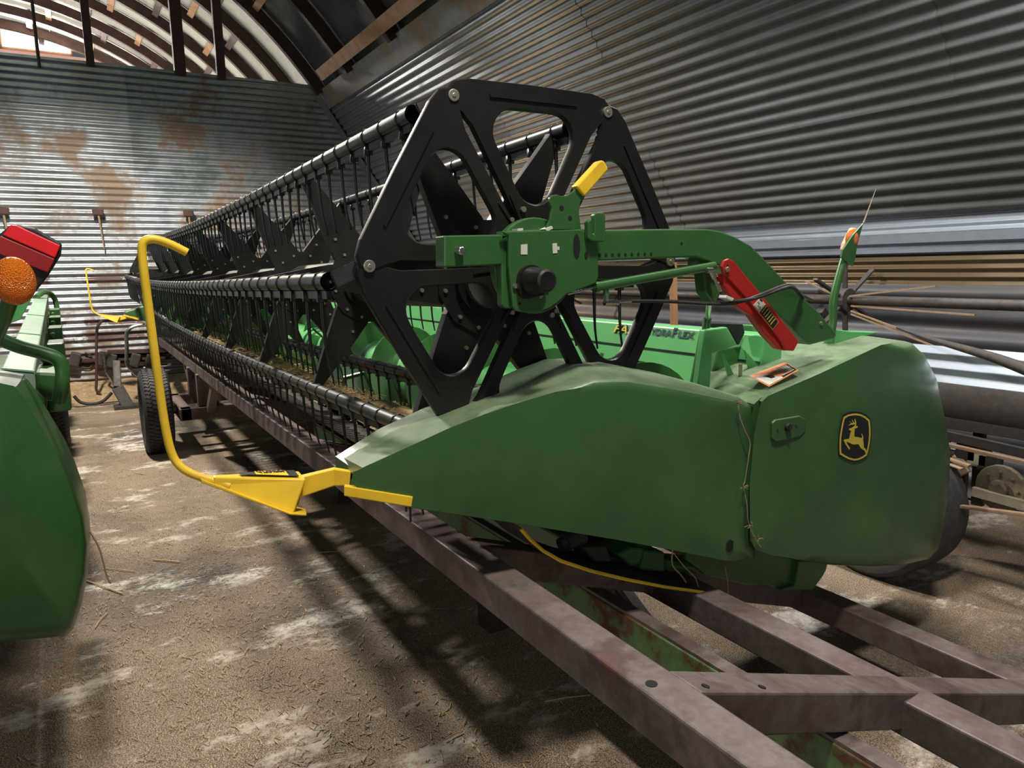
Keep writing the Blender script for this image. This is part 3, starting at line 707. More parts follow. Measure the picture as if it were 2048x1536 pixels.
# --- covers
def densify(pts, n):
    out = []
    for i in range(len(pts)):
        a = Vector((pts[i][0], pts[i][1])); b = Vector((pts[(i+1) % len(pts)][0], pts[(i+1) % len(pts)][1]))
        for k in range(n): out.append(tuple(a.lerp(b, k/n)))
    return out
def round_poly(pts, it=2, q=.25):
    P = [Vector((a, b)) for a, b in pts]
    for _ in range(it):
        o = []
        for i in range(len(P)):
            a = P[i]; b = P[(i+1) % len(P)]; L = (b-a).length; f_ = min(q, 14/L) if L > 0 else q
            o += [a.lerp(b, f_), a.lerp(b, 1-f_)]
        P = o
    return [tuple(p) for p in P]
def cover(name, face, back, X0, X1, mat, par, bulge=.02, label=None, seg=7):
    """face: outline at X0; back: matching outline at X1; rounded shoulder between"""
    A = pp(face, X0); B = pp(back, X1); n = len(A)
    c = sum(A, Vector())/n; loops = []
    for t in (.35, .6, .82, .95): loops.append([c+(p-c)*t*.985+Vector((-bulge*(1-t**2), 0, 0)) for p in A])
    for k in range(seg+1):
        th = k/seg*PI/2; s_, q = math.sin(th), 1-math.cos(th)
        Lp = []
        for a_, b_ in zip(A, B):
            d = b_-a_; Lp.append(Vector((a_.x+(X1-X0)*q, a_.y+d.y*s_, a_.z+d.z*s_)))
        loops.append(Lp)
    loops.append([p+Vector((.12, 0, 0)) for p in loops[-1]])
    inner = [[p+Vector((-.0, 0, 0))+(c-p)*.02 for p in loops[-1]], [Vector((X0+.05, q_.y, q_.z))+(Vector((0, c.y, c.z))-Vector((0, q_.y, q_.z)))*.05 for q_ in A]]
    mb = MB(); mb.loft(loops+inner, True, True)
    return mb.build(name, mat, par, smooth=True, label=label)
fF = [(706, 945), (803, 901), (899, 857), (1010, 814), (1110, 784), (1180, 772), (1250, 772), (1330, 784), (1400, 796), (1446, 804), (1466, 824), (1480, 880), (1489, 960), (1488, 1020), (1474, 1066), (1474, 1118), (1450, 1121), (1371, 1105), (1231, 1079), (1011, 1043), (826, 1015), (702, 968)]
bF = [(697, 931), (789, 872), (878, 830), (994, 782), (1075, 747), (1130, 726), (1190, 722), (1290, 741), (1370, 762), (1431, 781), (1455, 794), (1466, 830), (1476, 920), (1476, 980), (1466, 1030), (1466, 1085), (1440, 1090), (1361, 1078), (1221, 1052), (1001, 1016), (820, 990), (698, 955)]
ff = densify(fF, 3); bf = densify(bF, 3)
cover('front_end_cover', ff, bf, 1.70, 1.94, 'cover', HD, .012, 'long green moulded nose cover')
fR = [(1521, 806), (1536, 792), (1640, 747), (1721, 709), (1762, 690), (1786, 700), (1800, 724), (1822, 760), (1842, 840), (1852, 900), (1850, 975), (1840, 1045), (1829, 1090), (1810, 1111), (1760, 1123), (1703, 1126), (1620, 1122), (1546, 1111), (1512, 1100), (1500, 1080), (1499, 968), (1508, 870)]
bR = [(1432, 782), (1462, 752), (1560, 717), (1633, 692), (1712, 670), (1765, 677), (1794, 700), (1817, 745), (1836, 830), (1846, 895), (1844, 965), (1834, 1035), (1823, 1078), (1805, 1096), (1755, 1106), (1700, 1108), (1620, 1104), (1550, 1094), (1516, 1082), (1496, 1060), (1488, 960), (1478, 880)]
cover('rear_end_cover', densify(fR, 3), densify(bR, 3), 1.69, 1.98, 'cover', HD, .02, 'boxy green moulded rear cover with deer emblem')
for nm, f_, b_ in (('front_end_cover', fF, bF), ('rear_end_cover', fR, bR)):
    A = [at(*p, X=1.70)+Vector((9.35, 0, 0)) for p in densify(f_, 1)]; B = [p+Vector((.06, 0, 0)) for p in A]
    MB().loft([A, [p+Vector((.2, 0, 0)) for p in A]]).build(nm, 'cover', HD, bevel=.02)
# inner green side sheet and lower skid plate seen below the covers
slab('side_sheet', [(1371, 1085), (1480, 1000), (1650, 1040), (1655, 1128), (1648, 1150), (1626, 1181), (1560, 1180), (1535, 1170), (1500, 1172), (1410, 1150), (1372, 1120)], 1.80, .02, 'green', HD, .005)
slab('side_sheet', [(720, 935), (1150, 760), (1440, 820), (1480, 1090), (1000, 1020), (760, 968)], 1.93, .02, 'green', HD, .005)
slab('frame_foot', [(1598, 1122), (1657, 1122), (1652, 1142), (1626, 1181), (1560, 1180), (1590, 1170)], 1.78, .03, 'green', HD, .004)
slab('mesh_hole_shade', [(1455, 1085), (1461, 1079), (1467, 1082), (1467, 1098), (1460, 1105), (1453, 1100)], 1.694, .003, 'openingshade', HD, .001)  # dark plate, the hole's shade is only colour
slab('gap_shade', [(1467, 812), (1480, 800), (1494, 808), (1492, 870), (1500, 1000), (1503, 1075), (1470, 1090), (1470, 1000)], 1.85, .02, 'openingshade', HD, 0)  # dark sheet standing in for the shade between the two covers
# latch knob
slab('latch_recess', [(1546, 846), (1552, 840), (1600, 832), (1612, 838), (1612, 862), (1600, 874), (1552, 884), (1546, 878)], 1.673, .012, 'cover', HD, .004)
c = at(1574, 854, X=1.673); MB().cyl(c, c+Vector((-.012, 0, 0)), .0145, .013, 20).build('latch_knob', 'ink', HD, bevel=.002)
MB().bar(c+Vector((-.014, 0, -.012)), c+Vector((-.014, 0, .012)), .003, .004, up=(1, 0, 0)).build('latch_slot', 'iron', HD)
for px, py in ((1555, 857), (1592, 848)):
    c = at(px, py, X=1.672); MB().cyl(c, c+Vector((-.004, 0, 0)), .0035, n=8).build('rivet', 'steel', HD)
# emblem (from the photo: black shield, yellow border, leaping deer)
EX = 1.668
def epx(l): return [(1640+a/10.243, 800+b/10.243) for a, b in l]
outerE = [(480, 300), (560, 262), (640, 242), (740, 236), (850, 250), (950, 300), (1040, 390), (1058, 560), (1060, 720), (1040, 900), (1000, 1060), (960, 1170), (880, 1225), (780, 1265), (680, 1272), (560, 1235), (460, 1180), (388, 1120), (384, 960), (392, 780), (415, 600), (450, 430)]
slab('emblem_plate', epx(outerE), EX, .004, 'ink', HD, .001, label='black emblem plate with yellow leaping deer')
bo = [(490, 345), (570, 300), (660, 280), (740, 276), (840, 292), (930, 335), (1018, 408), (1036, 560), (1038, 720), (1020, 900), (985, 1060), (958, 1140), (880, 1190), (790, 1230), (700, 1242), (590, 1215), (490, 1165), (404, 1110), (398, 960), (402, 780), (428, 600), (462, 430)]
ctr = (715, 760); bi = [(ctr[0]+(a-ctr[0])*.895, ctr[1]+(b-ctr[1])*.925) for a, b in bo]
A = pp(epx(bo), EX-.001); B = pp(epx(bi), EX-.001); n = len(A); mb = MB(); mb.add(A+B+[p+Vector((.001, 0, 0)) for p in A+B], [(k, (k+1) % n, n+(k+1) % n, n+k) for k in range(n)]+[(2*n+k, 3*n+k, 3*n+(k+1) % n, 2*n+(k+1) % n) for k in range(n)]); mb.build('emblem_border', 'yink', HD)
deer = [(590, 520), (650, 480), (620, 440), (612, 445), (655, 475), (680, 470), (655, 400), (665, 405), (700, 465), (722, 470), (708, 385), (722, 392), (742, 450), (742, 500), (735, 535), (780, 540), (765, 565), (740, 580), (715, 582), (708, 660), (700, 730), (715, 755), (800, 765), (860, 785), (868, 760), (850, 695), (862, 690), (890, 770), (882, 800), (892, 860), (898, 965), (940, 1010), (962, 1090), (940, 1110), (915, 1040), (850, 1000), (820, 960), (790, 905), (680, 912), (620, 885), (540, 850), (560, 905), (615, 985), (610, 1018), (590, 1005), (520, 900), (492, 830), (505, 812), (605, 795), (625, 700), (645, 640), (600, 610), (598, 592), (660, 570), (705, 540), (722, 520), (715, 500), (640, 505)]
import mathutils.geometry as mg
Dp = pp(epx(deer), EX-.0015); tri = mg.tessellate_polygon([[Vector((p.y, p.z, 0)) for p in Dp]])
mb = MB(); nn = len(Dp); mb.add(Dp+[p+Vector((.0012, 0, 0)) for p in Dp], [tuple(t) for t in tri]+[tuple(i+nn for i in t) for t in tri]+[(i, (i+1) % nn, nn+(i+1) % nn, nn+i) for i in range(nn)])
me = bpy.data.meshes.new('emblem_deer'); me.from_pydata([tuple(v) for v in mb.v], [], mb.f); link('emblem_deer', me, 'yink', HD)
# warning label on the rear cover's top (lies on the sloping top surface)
def topdecal(name, q, mat, lift):
    Pq = [at(a, b, X=x_) for a, b, x_ in q]; nrm = (Pq[1]-Pq[0]).cross(Pq[3]-Pq[0]).normalized(); nrm = nrm if nrm.z > 0 else -nrm
    MB().prism([p+nrm*lift for p in Pq], nrm*.0012).build(name, mat, HD)
qa = [(1497, 754, 1.84), (1570, 727, 1.84), (1597, 743, 1.74), (1538, 776, 1.74)]
L2 = lambda p, q, t: tuple(p[i]+(q[i]-p[i])*t for i in range(3))
topdecal('warning_label', qa, 'orangeink', .004)
m0, m1 = L2(qa[0], qa[1], .5), L2(qa[3], qa[2], .5)
topdecal('warning_label_picture', [L2(L2(qa[0], qa[1], .03), L2(qa[3], qa[2], .03), .3), L2(m0, m1, .3), L2(m0, m1, .95), L2(L2(qa[0], qa[1], .04), L2(qa[3], qa[2], .04), .95)], 'white', .006)
topdecal('warning_label_text', [L2(L2(qa[0], qa[1], .52), L2(qa[3], qa[2], .52), .25), L2(L2(qa[0], qa[1], .97), L2(qa[3], qa[2], .97), .25), L2(L2(qa[0], qa[1], .97), L2(qa[3], qa[2], .97), .94), L2(L2(qa[0], qa[1], .52), L2(qa[3], qa[2], .52), .94)], 'ink', .006)
for k in range(6):
    t = .32+.1*k; topdecal('text_line', [L2(L2(qa[0], qa[1], .56), L2(qa[3], qa[2], .56), t), L2(L2(qa[0], qa[1], .92), L2(qa[3], qa[2], .92), t), L2(L2(qa[0], qa[1], .92), L2(qa[3], qa[2], .92), t+.04), L2(L2(qa[0], qa[1], .56), L2(qa[3], qa[2], .56), t+.04)], 'white', .008)
topdecal('pictogram', [L2(L2(qa[0], qa[1], .2), L2(qa[3], qa[2], .2), .4), L2(L2(qa[0], qa[1], .42), L2(qa[3], qa[2], .42), .4), L2(L2(qa[0], qa[1], .36), L2(qa[3], qa[2], .36), .75), L2(L2(qa[0], qa[1], .26), L2(qa[3], qa[2], .26), .7)], 'ink', .008)
# --- belly: yellow-edged drive pan and knife drive under the nose cover
edge = [(1008, 1043), (1025, 1062), (1050, 1084), (1085, 1104), (1145, 1124), (1210, 1140), (1290, 1156), (1360, 1166), (1412, 1176)]
mb = MB(); ep = [at(a, b, X=1.86) for a, b in edge]
mb.loft([[p+Vector((-.10, 0, .0)), p+Vector((.12, 0, .0)), p+Vector((.12, 0, .012)), p+Vector((-.10, 0, .012))] for p in ep]); mb.build('drive_pan', 'iron', HD)
mb = MB(); mb.tube([p+Vector((-.10, 0, .006)) for p in ep], .006, 6); mb.build('drive_pan_edge', 'yellow', HD, label='thin yellow edge strip')
mb = MB(); mb.cyl(at(1130, 1085, X=1.9), at(1165, 1070, X=1.9), .03, n=16); mb.cyl(at(1120, 1090, X=1.9), at(1130, 1085, X=1.9), .022, n=16); mb.build('knife_drive', 'iron', HD, smooth=True)
for q in ([(1235, 1110), (1262, 1094), (1290, 1096), (1280, 1130), (1262, 1134)], [(1290, 1100), (1330, 1104), (1330, 1145), (1280, 1140)], [(1165, 1095), (1215, 1092), (1225, 1125), (1190, 1125)]):
    slab('gearbox', q, 1.86, .12, 'green' if q[0][0] != 1165 else 'iron', HD, .008)
slab('lower_tube', [(1335, 1118), (1560, 1140), (1560, 1166), (1335, 1146)], 1.87, .1, 'green', HD, .02)
# black clips below the nose
for a, b in ((820, 1014), (812, 1014)):
    p = at(a, b, X=1.72); MB().cyl(p, p+Vector((0, 0, -.04 if a == 820 else -.012)), .003, n=6).build('pin', 'ink', HD)
# --- tail light post
tl = MB(); tl.tube(smoothpath([at(1662, 668, X=1.95), at(1666, 640, X=1.95), at(1667, 600, X=1.95), at(1676, 560, X=1.95), at(1688, 518, X=1.95)]), .016, 12); tl.build('light_post', 'green', HD, smooth=True)
slab('light_plate', [(1683, 515), (1686, 500), (1706, 470), (1727, 446), (1716, 485), (1710, 520), (1706, 532)], 1.93, .008, 'green', HD, .001)
lm = MB(); c = at(1704, 478, X=1.95); lm.sphere(c, .038, 14, 8, (.7, .65, 1)); lm.build('amber_lamp', 'amber', HD, smooth=True, label='amber lamp')
slab('lamp_back', [(1687, 500), (1690, 487), (1706, 455), (1714, 456), (1716, 462), (1692, 502)], 1.97, .02, 'pinklens', HD, .006)
MB().cyl(at(1727, 446, X=1.94), at(1752, 378, X=1.94), .0035, .001, 6).build('stalk', 'straw_dark', HD, label='thin dry stalk standing off the lamp plate')
# --- yellow crop divider (near) and its twin at the far end
def divider(dx, par):
    O = Vector((dx, 0, 0)); T = lambda a, b, X: at(a, b, X=X)+O
    rod = MB(); rp = [T(*q) for q in ((374, 505, 1.98), (335, 486, 1.98), (305, 478, 1.98), (288, 484, 1.98), (284, 505, 1.98), (290, 560, 1.98), (303, 660, 1.98), (318, 770, 1.98), (330, 850, 1.98), (343, 905, 1.98), (362, 934, 1.97), (392, 951, 1.96), (430, 962, 1.95), (460, 972, 1.94))]
    rod.tube(smoothpath(rp, 5), .0102, 12); rod.build('divider_rod', 'yellow', par, smooth=True)
    # pod: folded sheet wedge, tip forward
    Tp = T(427, 961, 1.95)
    tl_, tr_ = T(598, 942, 2.02), T(612, 958, 1.92)
    bl_, br_ = T(586, 1028, 1.90), T(598, 1010, 2.0)
    pd = MB(); h = Vector((0, 0, .012))
    tip = [Tp+Vector((-.012, 0, .012)), Tp+Vector((.012, 0, .012)), Tp+Vector((.012, 0, -.012)), Tp+Vector((-.012, 0, -.012))]
    pd.loft([tip, [tr_, tl_, br_, bl_]]); pd.build('divider_pod', 'yellow', par, bevel=.004)
    sk = MB(); k0 = T(400, 953, 1.95); sk.loft([[k0+Vector((-.01, 0, -.004)), k0+Vector((.01, 0, -.004)), k0+Vector((.01, 0, -.014)), k0+Vector((-.01, 0, -.014))], [T(580, 1026, 1.885), T(592, 1012, 2.02), T(592, 1015, 2.02), T(580, 1030, 1.885)], [T(613, 1028, 1.885), T(612, 1018, 2.0), T(612, 1021, 2.0), T(613, 1032, 1.885)]]); sk.build('divider_skid', 'yellow', par, bevel=.002)
    nk = MB(); nk.loft([[T(600, 955, 1.95), T(600, 950, 1.99), T(598, 992, 1.99), T(598, 996, 1.95)], [T(668, 938, 1.93), T(668, 934, 1.97), T(669, 968, 1.97), T(669, 972, 1.93)], [T(702, 943, 1.90), T(702, 940, 1.94), T(699, 968, 1.94), T(699, 972, 1.90)]]); nk.build('divider_neck', 'yellow', par, bevel=.003)
    br = MB(); br.loft([[T(688, 972, 1.69), T(690, 968, 1.72), T(690, 990, 1.72), T(688, 992, 1.69)], [T(826, 994, 1.69), T(826, 990, 1.72), T(823, 1012, 1.72), T(823, 1014, 1.69)]]); br.build('divider_strap', 'yellow', par, bevel=.002)
    if dx == 0:
        # upside-down lettering decal on the pod's top face
        u = (tl_-Tp); u2 = (tr_-Tp); mid0 = Tp+(u+u2)*.5
        nrm = u.cross(u2).normalized(); nrm = nrm if nrm.z > 0 else -nrm
        a0, a1 = .30, .95
        P0, P1 = Tp+(u*.6+u2*.4)*a0, Tp+(u*.6+u2*.4)*a1
        side = (tr_-tl_).normalized()
        q = [Tp+u2*.28+nrm*.0125, Tp+u2*.93+nrm*.004, Tp+u*.93+nrm*.004, Tp+u*.28+nrm*.0125]
        q2 = [q[0].lerp(q[3], .12), q[1].lerp(q[2], .12), q[2].lerp(q[1], .08), q[3].lerp(q[0], .08)]
        MB().prism([p+nrm*.001 for p in q2], nrm*.001).build('decal', 'ink', par)
        q3 = [q2[0].lerp(q2[1], .26), q2[0].lerp(q2[1], .82), q2[3].lerp(q2[2], .82), q2[3].lerp(q2[2], .26)]
        MB().prism([p+nrm*.0024 for p in q3], nrm*.001).build('decal', 'yellow', par)
        text('lettering', 'LANKOTA', .03, q3[2].lerp(q3[1], .12)+nrm*.0044, (q3[3]-q3[2]), (q3[1]-q3[2]), 'ink', par, bold=.0008, fitw=(q3[3]-q3[2]).length*.96, off=.0)
divider(0, HD); divider(9.2, HD)
# --- straw trash lying in the header
mo = MB(); rows = []
for i in range(90):
    X = 2.15+8.2*i/89; row = []
    for j in range(7):
        t = j/6; row.append((X, -1.16-.52*t, .90-.18*t*t+.085*math.sin(PI*min(1, t*1.0+.12))*(1+.35*math.sin(X*7+j)+.3*math.sin(X*2.3))))
    rows.append(row)
mo.loft(rows, False, False, False); mo.build('straw_bed', 'straw', HD, smooth=True, kind='stuff')
tr = MB()
for k in range(5200):
    X = 2.05+abs(random.gauss(0, 1))**1.2*2.6; 
    if X > 10.8: continue
    y = random.uniform(-1.72, -1.12); z = .90-.35*(-1.12-y)+.05+random.random()*.11
    a = random.uniform(0, 2*PI); L = random.uniform(.03, .11); d = Vector((math.cos(a), math.sin(a), random.uniform(-.3, .35)))*L; c = Vector((X, y, z))
    bend = Vector((random.uniform(-1, 1), random.uniform(-1, 1), random.uniform(0, 1)))*L*.3
    tr.tube([c-d*.5, c+bend, c+d*.5], .0016, 3, cap=False)
tr.build('straw_litter', 'straw', HD, kind='stuff')
def stalk(name, pts, r, par, mat='straw_dark', label=None):
    mb = MB(); mb.tube(smoothpath(pts, 5), r, 6); return mb.build(name, mat, par, smooth=True, label=label)
st = [at(*q[:2], X=q[2]) for q in ((1476, 806, 1.69), (1480, 835, 1.685), (1490, 862, 1.68), (1500, 885, 1.68), (1497, 915, 1.68), (1490, 962, 1.685), (1487, 972, 1.685), (1494, 1010, 1.68), (1496, 1040, 1.68), (1503, 1062, 1.68), (1512, 1080, 1.675), (1522, 1095, 1.67))]
stalk('caught_stalk', st, .0018, HD, 'straw_dark', 'dry stalk caught in the gap between covers')
stalk('caught_stalk', [at(a, b, X=1.8) for a, b in ((1345, 1100), (1345, 1130), (1362, 1150), (1372, 1165))], .0025, HD, 'straw'); stalk('caught_stalk', [at(a, b, X=1.8) for a, b in ((1350, 1110), (1370, 1135), (1390, 1155), (1396, 1172))], .002, HD, 'straw')
stalk('caught_stalk', [at(a, b, X=1.75) for a, b in ((1449, 1130), (1455, 1165), (1456, 1190), (1463, 1218))], .003, HD)
for (cx_, cy_) in ((1474, 808), (1485, 975), (1500, 1050), (1515, 1078)):
    mb = MB()
    for k in range(7):
        a = random.uniform(0, 2*PI); p = at(cx_, cy_, X=1.68); q = at(cx_+random.uniform(5, 14)*math.cos(a), cy_+random.uniform(4, 12)*math.sin(a), X=1.675); mb.tube([p, p.lerp(q, .5)+Vector((-.003, 0, .003)), q], .0012, 4)
    mb.build('seed_tuft', 'straw_dark', HD, kind='stuff')

# ================================================================ THE TRAILER
TR = thing('header_trailer', 'long brown steel header trailer with open frame carrying the green header', 'trailer', (5, -1.6, 0))
def beamY(y0, z0, X0, X1, s=.1, name='long_beam'):   # y0,z0 = top left edge
    return MB().box(((X0+X1)/2, y0-s/2, z0-s/2), (X1-X0, s, s)).build(name, 'trailer', TR, bevel=.006)
beamY(-.922, .82, .35, 11.2); beamY(-1.734, .561, .35, 9.2); beamY(-2.56, .289, .45, 9.2)
def cross(X, ya, za, yb, zb, s=.1, name='cross_beam'):
    d = (Vector((0, yb-ya, zb-za))).normalized(); up = Vector((1, 0, 0)).cross(d); up = up if up.z > 0 else -up
    a = Vector((X, ya, za))-up*s/2; b_ = Vector((X, yb, zb))-up*s/2
    return MB().bar(a, b_, s, s, up=up).build(name, 'trailer', TR, bevel=.006)
slope = (.289-.82)/(-2.56+.95)
for X in (1.06, 2.02, 3.05, 3.7, 5.4, 7.3, 9.0): cross(X, -1.02, .82+slope*.07*0+.0, -2.64, .82+slope*(-2.64+1.02))
for px, py in ((1303, 1368), (1411, 1372), (1524, 1374)):
    z = .82
    for _ in range(20):
        c = at(px, py, Z=z); z = .82 if px < 1310 else .82+slope*(c.y+1.02)+.001
    n_ = Vector((0, -slope, 1)).normalized() if px > 1310 else Vector((0, 0, 1))
    MB().cyl(c+n_*-.004, c+n_*.0012, .013 if px < 1310 else .009, n=14).build('bolt_hole_shade', 'openingshade', TR)  # dark disc painting the shade in a bolt hole
c = at(1205, 1150, X=2.02); MB().box((2.02, c.y, c.z-.1), (.06, .07, .22)).build('upright', 'trailer', TR, bevel=.003)
# rear bogie
for X in (7.43, 8.35): MB().bar((X, -.74, .38), (X, -2.9, .38), .12, .11).build('axle_frame', 'trailer', TR, bevel=.004)
for y in (-.78, -2.86): MB().bar((7.37, y, .38), (8.41, y, .38), .1, .11).build('axle_frame', 'trailer', TR, bevel=.004)
for X in (7.45, 8.1): MB().box((X, -.95, .59), (.1, .1, .3)).build('upright', 'trailer', TR, bevel=.004)
MB().bar((7.15, -.97, .45), (6.75, -.97, .74), .07, .07).build('brace', 'trailer', TR, bevel=.003); MB().bar((8.2, -.97, .45), (8.7, -.97, .74), .07, .07).build('brace', 'trailer', TR, bevel=.003)
MB().cyl((7.7, -.62, .385), (7.7, -3.0, .385), .04, n=12).build('axle', 'iron', TR)
def wheel(x, y0, y1, R, par, rimmat='iron', sidecol='rubber', tread=True):
    yc = (y0+y1)/2; hw = abs(y1-y0)/2; N = 48
    prof = [(-.75, .60), (-.92, .68), (-1.0, .8), (-.97, .92), (-.82, .985), (-.4, 1.0), (.4, 1.0), (.82, .985), (.97, .92), (1.0, .8), (.92, .68), (.75, .60)]
    mb = MB(); loops = []
    for k in range(N):
        a = 2*PI*k/N; loops.append([(x+R*r*math.cos(a), yc+hw*w_, R+R*r*math.sin(a)) for w_, r in prof])
    loops.append(loops[0]); mb.loft(loops, False, False, True); ty = mb.build('tyre', sidecol, par, smooth=True)
    if tread:
        tb = MB(); nb = 64
        for k in range(nb):
            a = 2*PI*(k+.5)/nb
            for j, w_ in enumerate((-.62, -.22, .22, .62)):
                aa = a+(j % 2)*PI/nb; c = Vector((x+R*1.004*math.cos(aa), yc+hw*w_, R+R*1.004*math.sin(aa)))
                rot = Matrix(((math.cos(aa), 0, -math.sin(aa)), (0, 1, 0), (math.sin(aa), 0, math.cos(aa))))
                tb.box(c, (.012, hw*.32, R*2*PI/nb*.72), rot @ Matrix.Rotation(.35*(1 if j < 2 else -1), 3, 'X'))
        tb.build('tread', sidecol, par, kind='stuff')
    rm = MB()
    for s_ in (-1, 1):
        L = []
        for w_, r in ((.78, .62), (.86, .6), (.80, .55), (.45, .5), (.35, .3), (.5, .2), (.5, .0001)):
            L.append([(x+R*r*math.cos(2*PI*k/28), yc+s_*hw*w_, R+R*r*math.sin(2*PI*k/28)) for k in range(28)])
        rm.loft(L, False, False)
    rm.build('rim', rimmat, par, smooth=True)
wl1 = wheel(7.7, -.43, -.68, .395, TR); wheel(7.7, -2.98, -3.23, .395, TR)
# old rusty green trough lying under the trailer
GT = thing('feed_trough', 'flaking green and rusty steel trough lying under the trailer frame', 'trough', (3.2, -1.6, 0))
MB().box((2.9, -1.47, .38), (5.2, .02, .32)).build('side_sheet', 'oldgreen', GT, bevel=.004)
MB().box((2.9, -1.49, .545), (5.2, .05, .012)).build('rim_angle', 'trailer', GT)
MB().box((2.9, -1.56, .215), (5.2, .18, .012)).build('bottom_sheet', 'oldgreen', GT)
for X in (.7, 2.9, 5.2): MB().box((X, -1.57, .104), (.12, .12, .208)).build('block', 'iron', GT)
MB().bar((1.3, -2.0, .05), (4.2, -1.85, .05), .06, .06).build('loose_bar', 'iron', GT); MB().bar((1.5, -1.75, .06), (2.9, -2.3, .06), .05, .04).build('loose_bar', 'iron', GT)

# ================================================================ LEFT HEADER ON ITS TRAILER
LH = thing('harvester_header', 'dark green header at left edge seen from behind, red reflector above pale top rail', 'harvester header', (6, 1.2, .5))
fL = [(-230, 800), (-120, 768), (-20, 762), (28, 772), (50, 796), (80, 850), (112, 905), (138, 968), (158, 1030), (166, 1080), (163, 1130), (150, 1190), (134, 1236), (122, 1246), (60, 1251), (-20, 1256), (-140, 1262), (-260, 1262), (-300, 1150), (-300, 1000), (-280, 880)]
bL = [(-220, 765), (-120, 748), (0, 750), (43, 758), (64, 786), (96, 838), (129, 893), (150, 940), (172, 1003), (181, 1062), (176, 1130), (164, 1188), (150, 1230), (137, 1243), (60, 1250), (-20, 1252), (-140, 1258), (-250, 1256), (-285, 1150), (-285, 1000), (-265, 880)]
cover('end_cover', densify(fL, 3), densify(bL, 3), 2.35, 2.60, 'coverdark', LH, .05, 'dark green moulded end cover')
ra, rb_ = at(2, 738, X=3.12), at(69, 744, X=3.12); rc, rd = at(72, 588, X=11.3), at(96, 590, X=11.3)
rl = MB(); dz = Vector((0, 0, -.09)); rl.loft([[ra, rb_, rb_+dz, ra+dz], [rc, rd, rd+dz, rc+dz]]); rl.build('top_rail', 'palegreen', LH, bevel=.006, label='pale green flat top rail')
P3 = lambda t: ra.lerp(rc, t).lerp(rb_.lerp(rd, t), 1)
mb = MB(); 
for t in (.0, .09, .2, .42): 
    p = rb_.lerp(rd, t); q = ra.lerp(rc, t); mb.bar(p+Vector((0, 0, .003)), q+Vector((0, 0, .003)), .012, .004)
mb.build('rail_joint', 'lgreen', LH)
bb = MB(); bb.loft([[ra+Vector((.0, .02, -.09)), rb_+Vector((0, .0, -.09)), rb_+Vector((0, .0, -.32)), ra+Vector((0, .02, -.32))], [rc+Vector((0, .02, -.09)), rd+Vector((0, 0, -.09)), rd+Vector((0, 0, -.32)), rc+Vector((0, .02, -.32))]]); bb.build('back_frame', 'green', LH)
lp = MB(); lp.tube(smoothpath([at(-60, 640, X=2.75), at(-20, 665, X=2.75), at(5, 680, X=2.75), at(40, 694, X=2.75), at(85, 706, X=2.75), at(112, 716, X=2.75), at(124, 735, X=2.75), at(124, 770, X=2.75), at(118, 800, X=2.78)]), .021, 12); lp.build('loop_guard', 'green', LH, smooth=True)
slab('hose_bracket', [(70, 742), (120, 745), (132, 770), (128, 790), (105, 805), (88, 800), (72, 780)], 2.85, .25, 'green', LH, .02)
for k in range(6):
    mb = MB(); a = at(82+5*k, 712+6*(k % 3), X=3.0+.05*k); mb.cyl(a, a+Vector((.1, -.03+.01*k, -.04)), .014, n=10); mb.build('hydraulic_coupler', 'steel' if k % 2 else 'iron', LH, smooth=True)
for k in range(5):
    mb = MB(); X = 4.2+k*1.3; y = rb_.lerp(rd, (X-3.1)/8.2).y; z = 1.15+.02*k; mb.box((X, y-.06, z), (.35, .09, .2)); mb.cyl((X-.4, y-.05, z+.06), (X+.5, y-.03, z-.02), .02, n=8); mb.box((X+.3, y-.05, z-.06), (.12, .1, .2)); mb.build('frame_bracket', 'coverdark', LH, bevel=.02)
mb = MB(); mb.tube(smoothpath([(9.8, .38, 1.45), (10.1, .3, 1.5), (10.3, .22, 1.42), (10.3, .2, 1.2)]), .03, 8); mb.build('loop_guard', 'green', LH, smooth=True)
for X in (3.2, 3.45, 3.7):
    c = Vector((X, .98, 1.2)); MB().cyl(c, c+Vector((.01, 0, 0)), .33, n=36).build('auger_disc', 'green', LH, bevel=.003)
MB().cyl((3.0, 1.1, 1.2), (11, 1.1, 1.2), .17, n=20).build('auger_drum', 'green', LH, smooth=True)
# reflector panel and amber lamp on their post
RP = [(26, 446), (70, 456), (124, 487), (122, 510), (96, 552), (58, 600), (45, 590), (-60, 560), (-40, 500)]
slab('reflector_board', RP, 2.50, .03, 'ink', LH, .006)
slab('red_reflector', [(0, 493), (22, 450), (30, 449), (122, 492), (112, 517), (0, 470)][:0] or [(22, 449), (33, 450), (121, 491), (110, 516), (5, 470)], 2.485, .014, 'redlens', LH, .003, label='bright red reflective upper strip')
slab('red_reflector', [(3, 472), (110, 518), (96, 546), (-50, 490)], 2.485, .014, 'darkred', LH, .003, label='darker red lower strip')
c = at(28, 562, X=2.30); mb = MB(); mb.sphere(c, .062, 18, 12, (.55, .8, 1)); mb.build('amber_lamp', 'amber', LH, smooth=True, label='faceted amber lamp')
MB().tube(smoothpath([at(20, 600, X=2.36), at(5, 640, X=2.4), at(-20, 700, X=2.5), at(-30, 780, X=2.6)]), .02, 10).build('light_post', 'green', LH, smooth=True)
slab('lamp_plate', [(20, 600), (60, 575), (62, 600), (40, 640), (10, 650)], 2.42, .01, 'lgreen', LH, .002)
MB().loft([[(2.75, .27, .62), (2.75, .27, .68), (2.75, 2.2, .9), (2.75, 2.2, .84)], [(11, .45, .62), (11, .45, .68), (11, 2.2, .9), (11, 2.2, .84)]]).build('floor_pan', 'coverdark', LH)
LT = thing('header_trailer', 'trailer under the left green header, one dark ribbed tyre showing', 'trailer', (6, 1.0, 0))
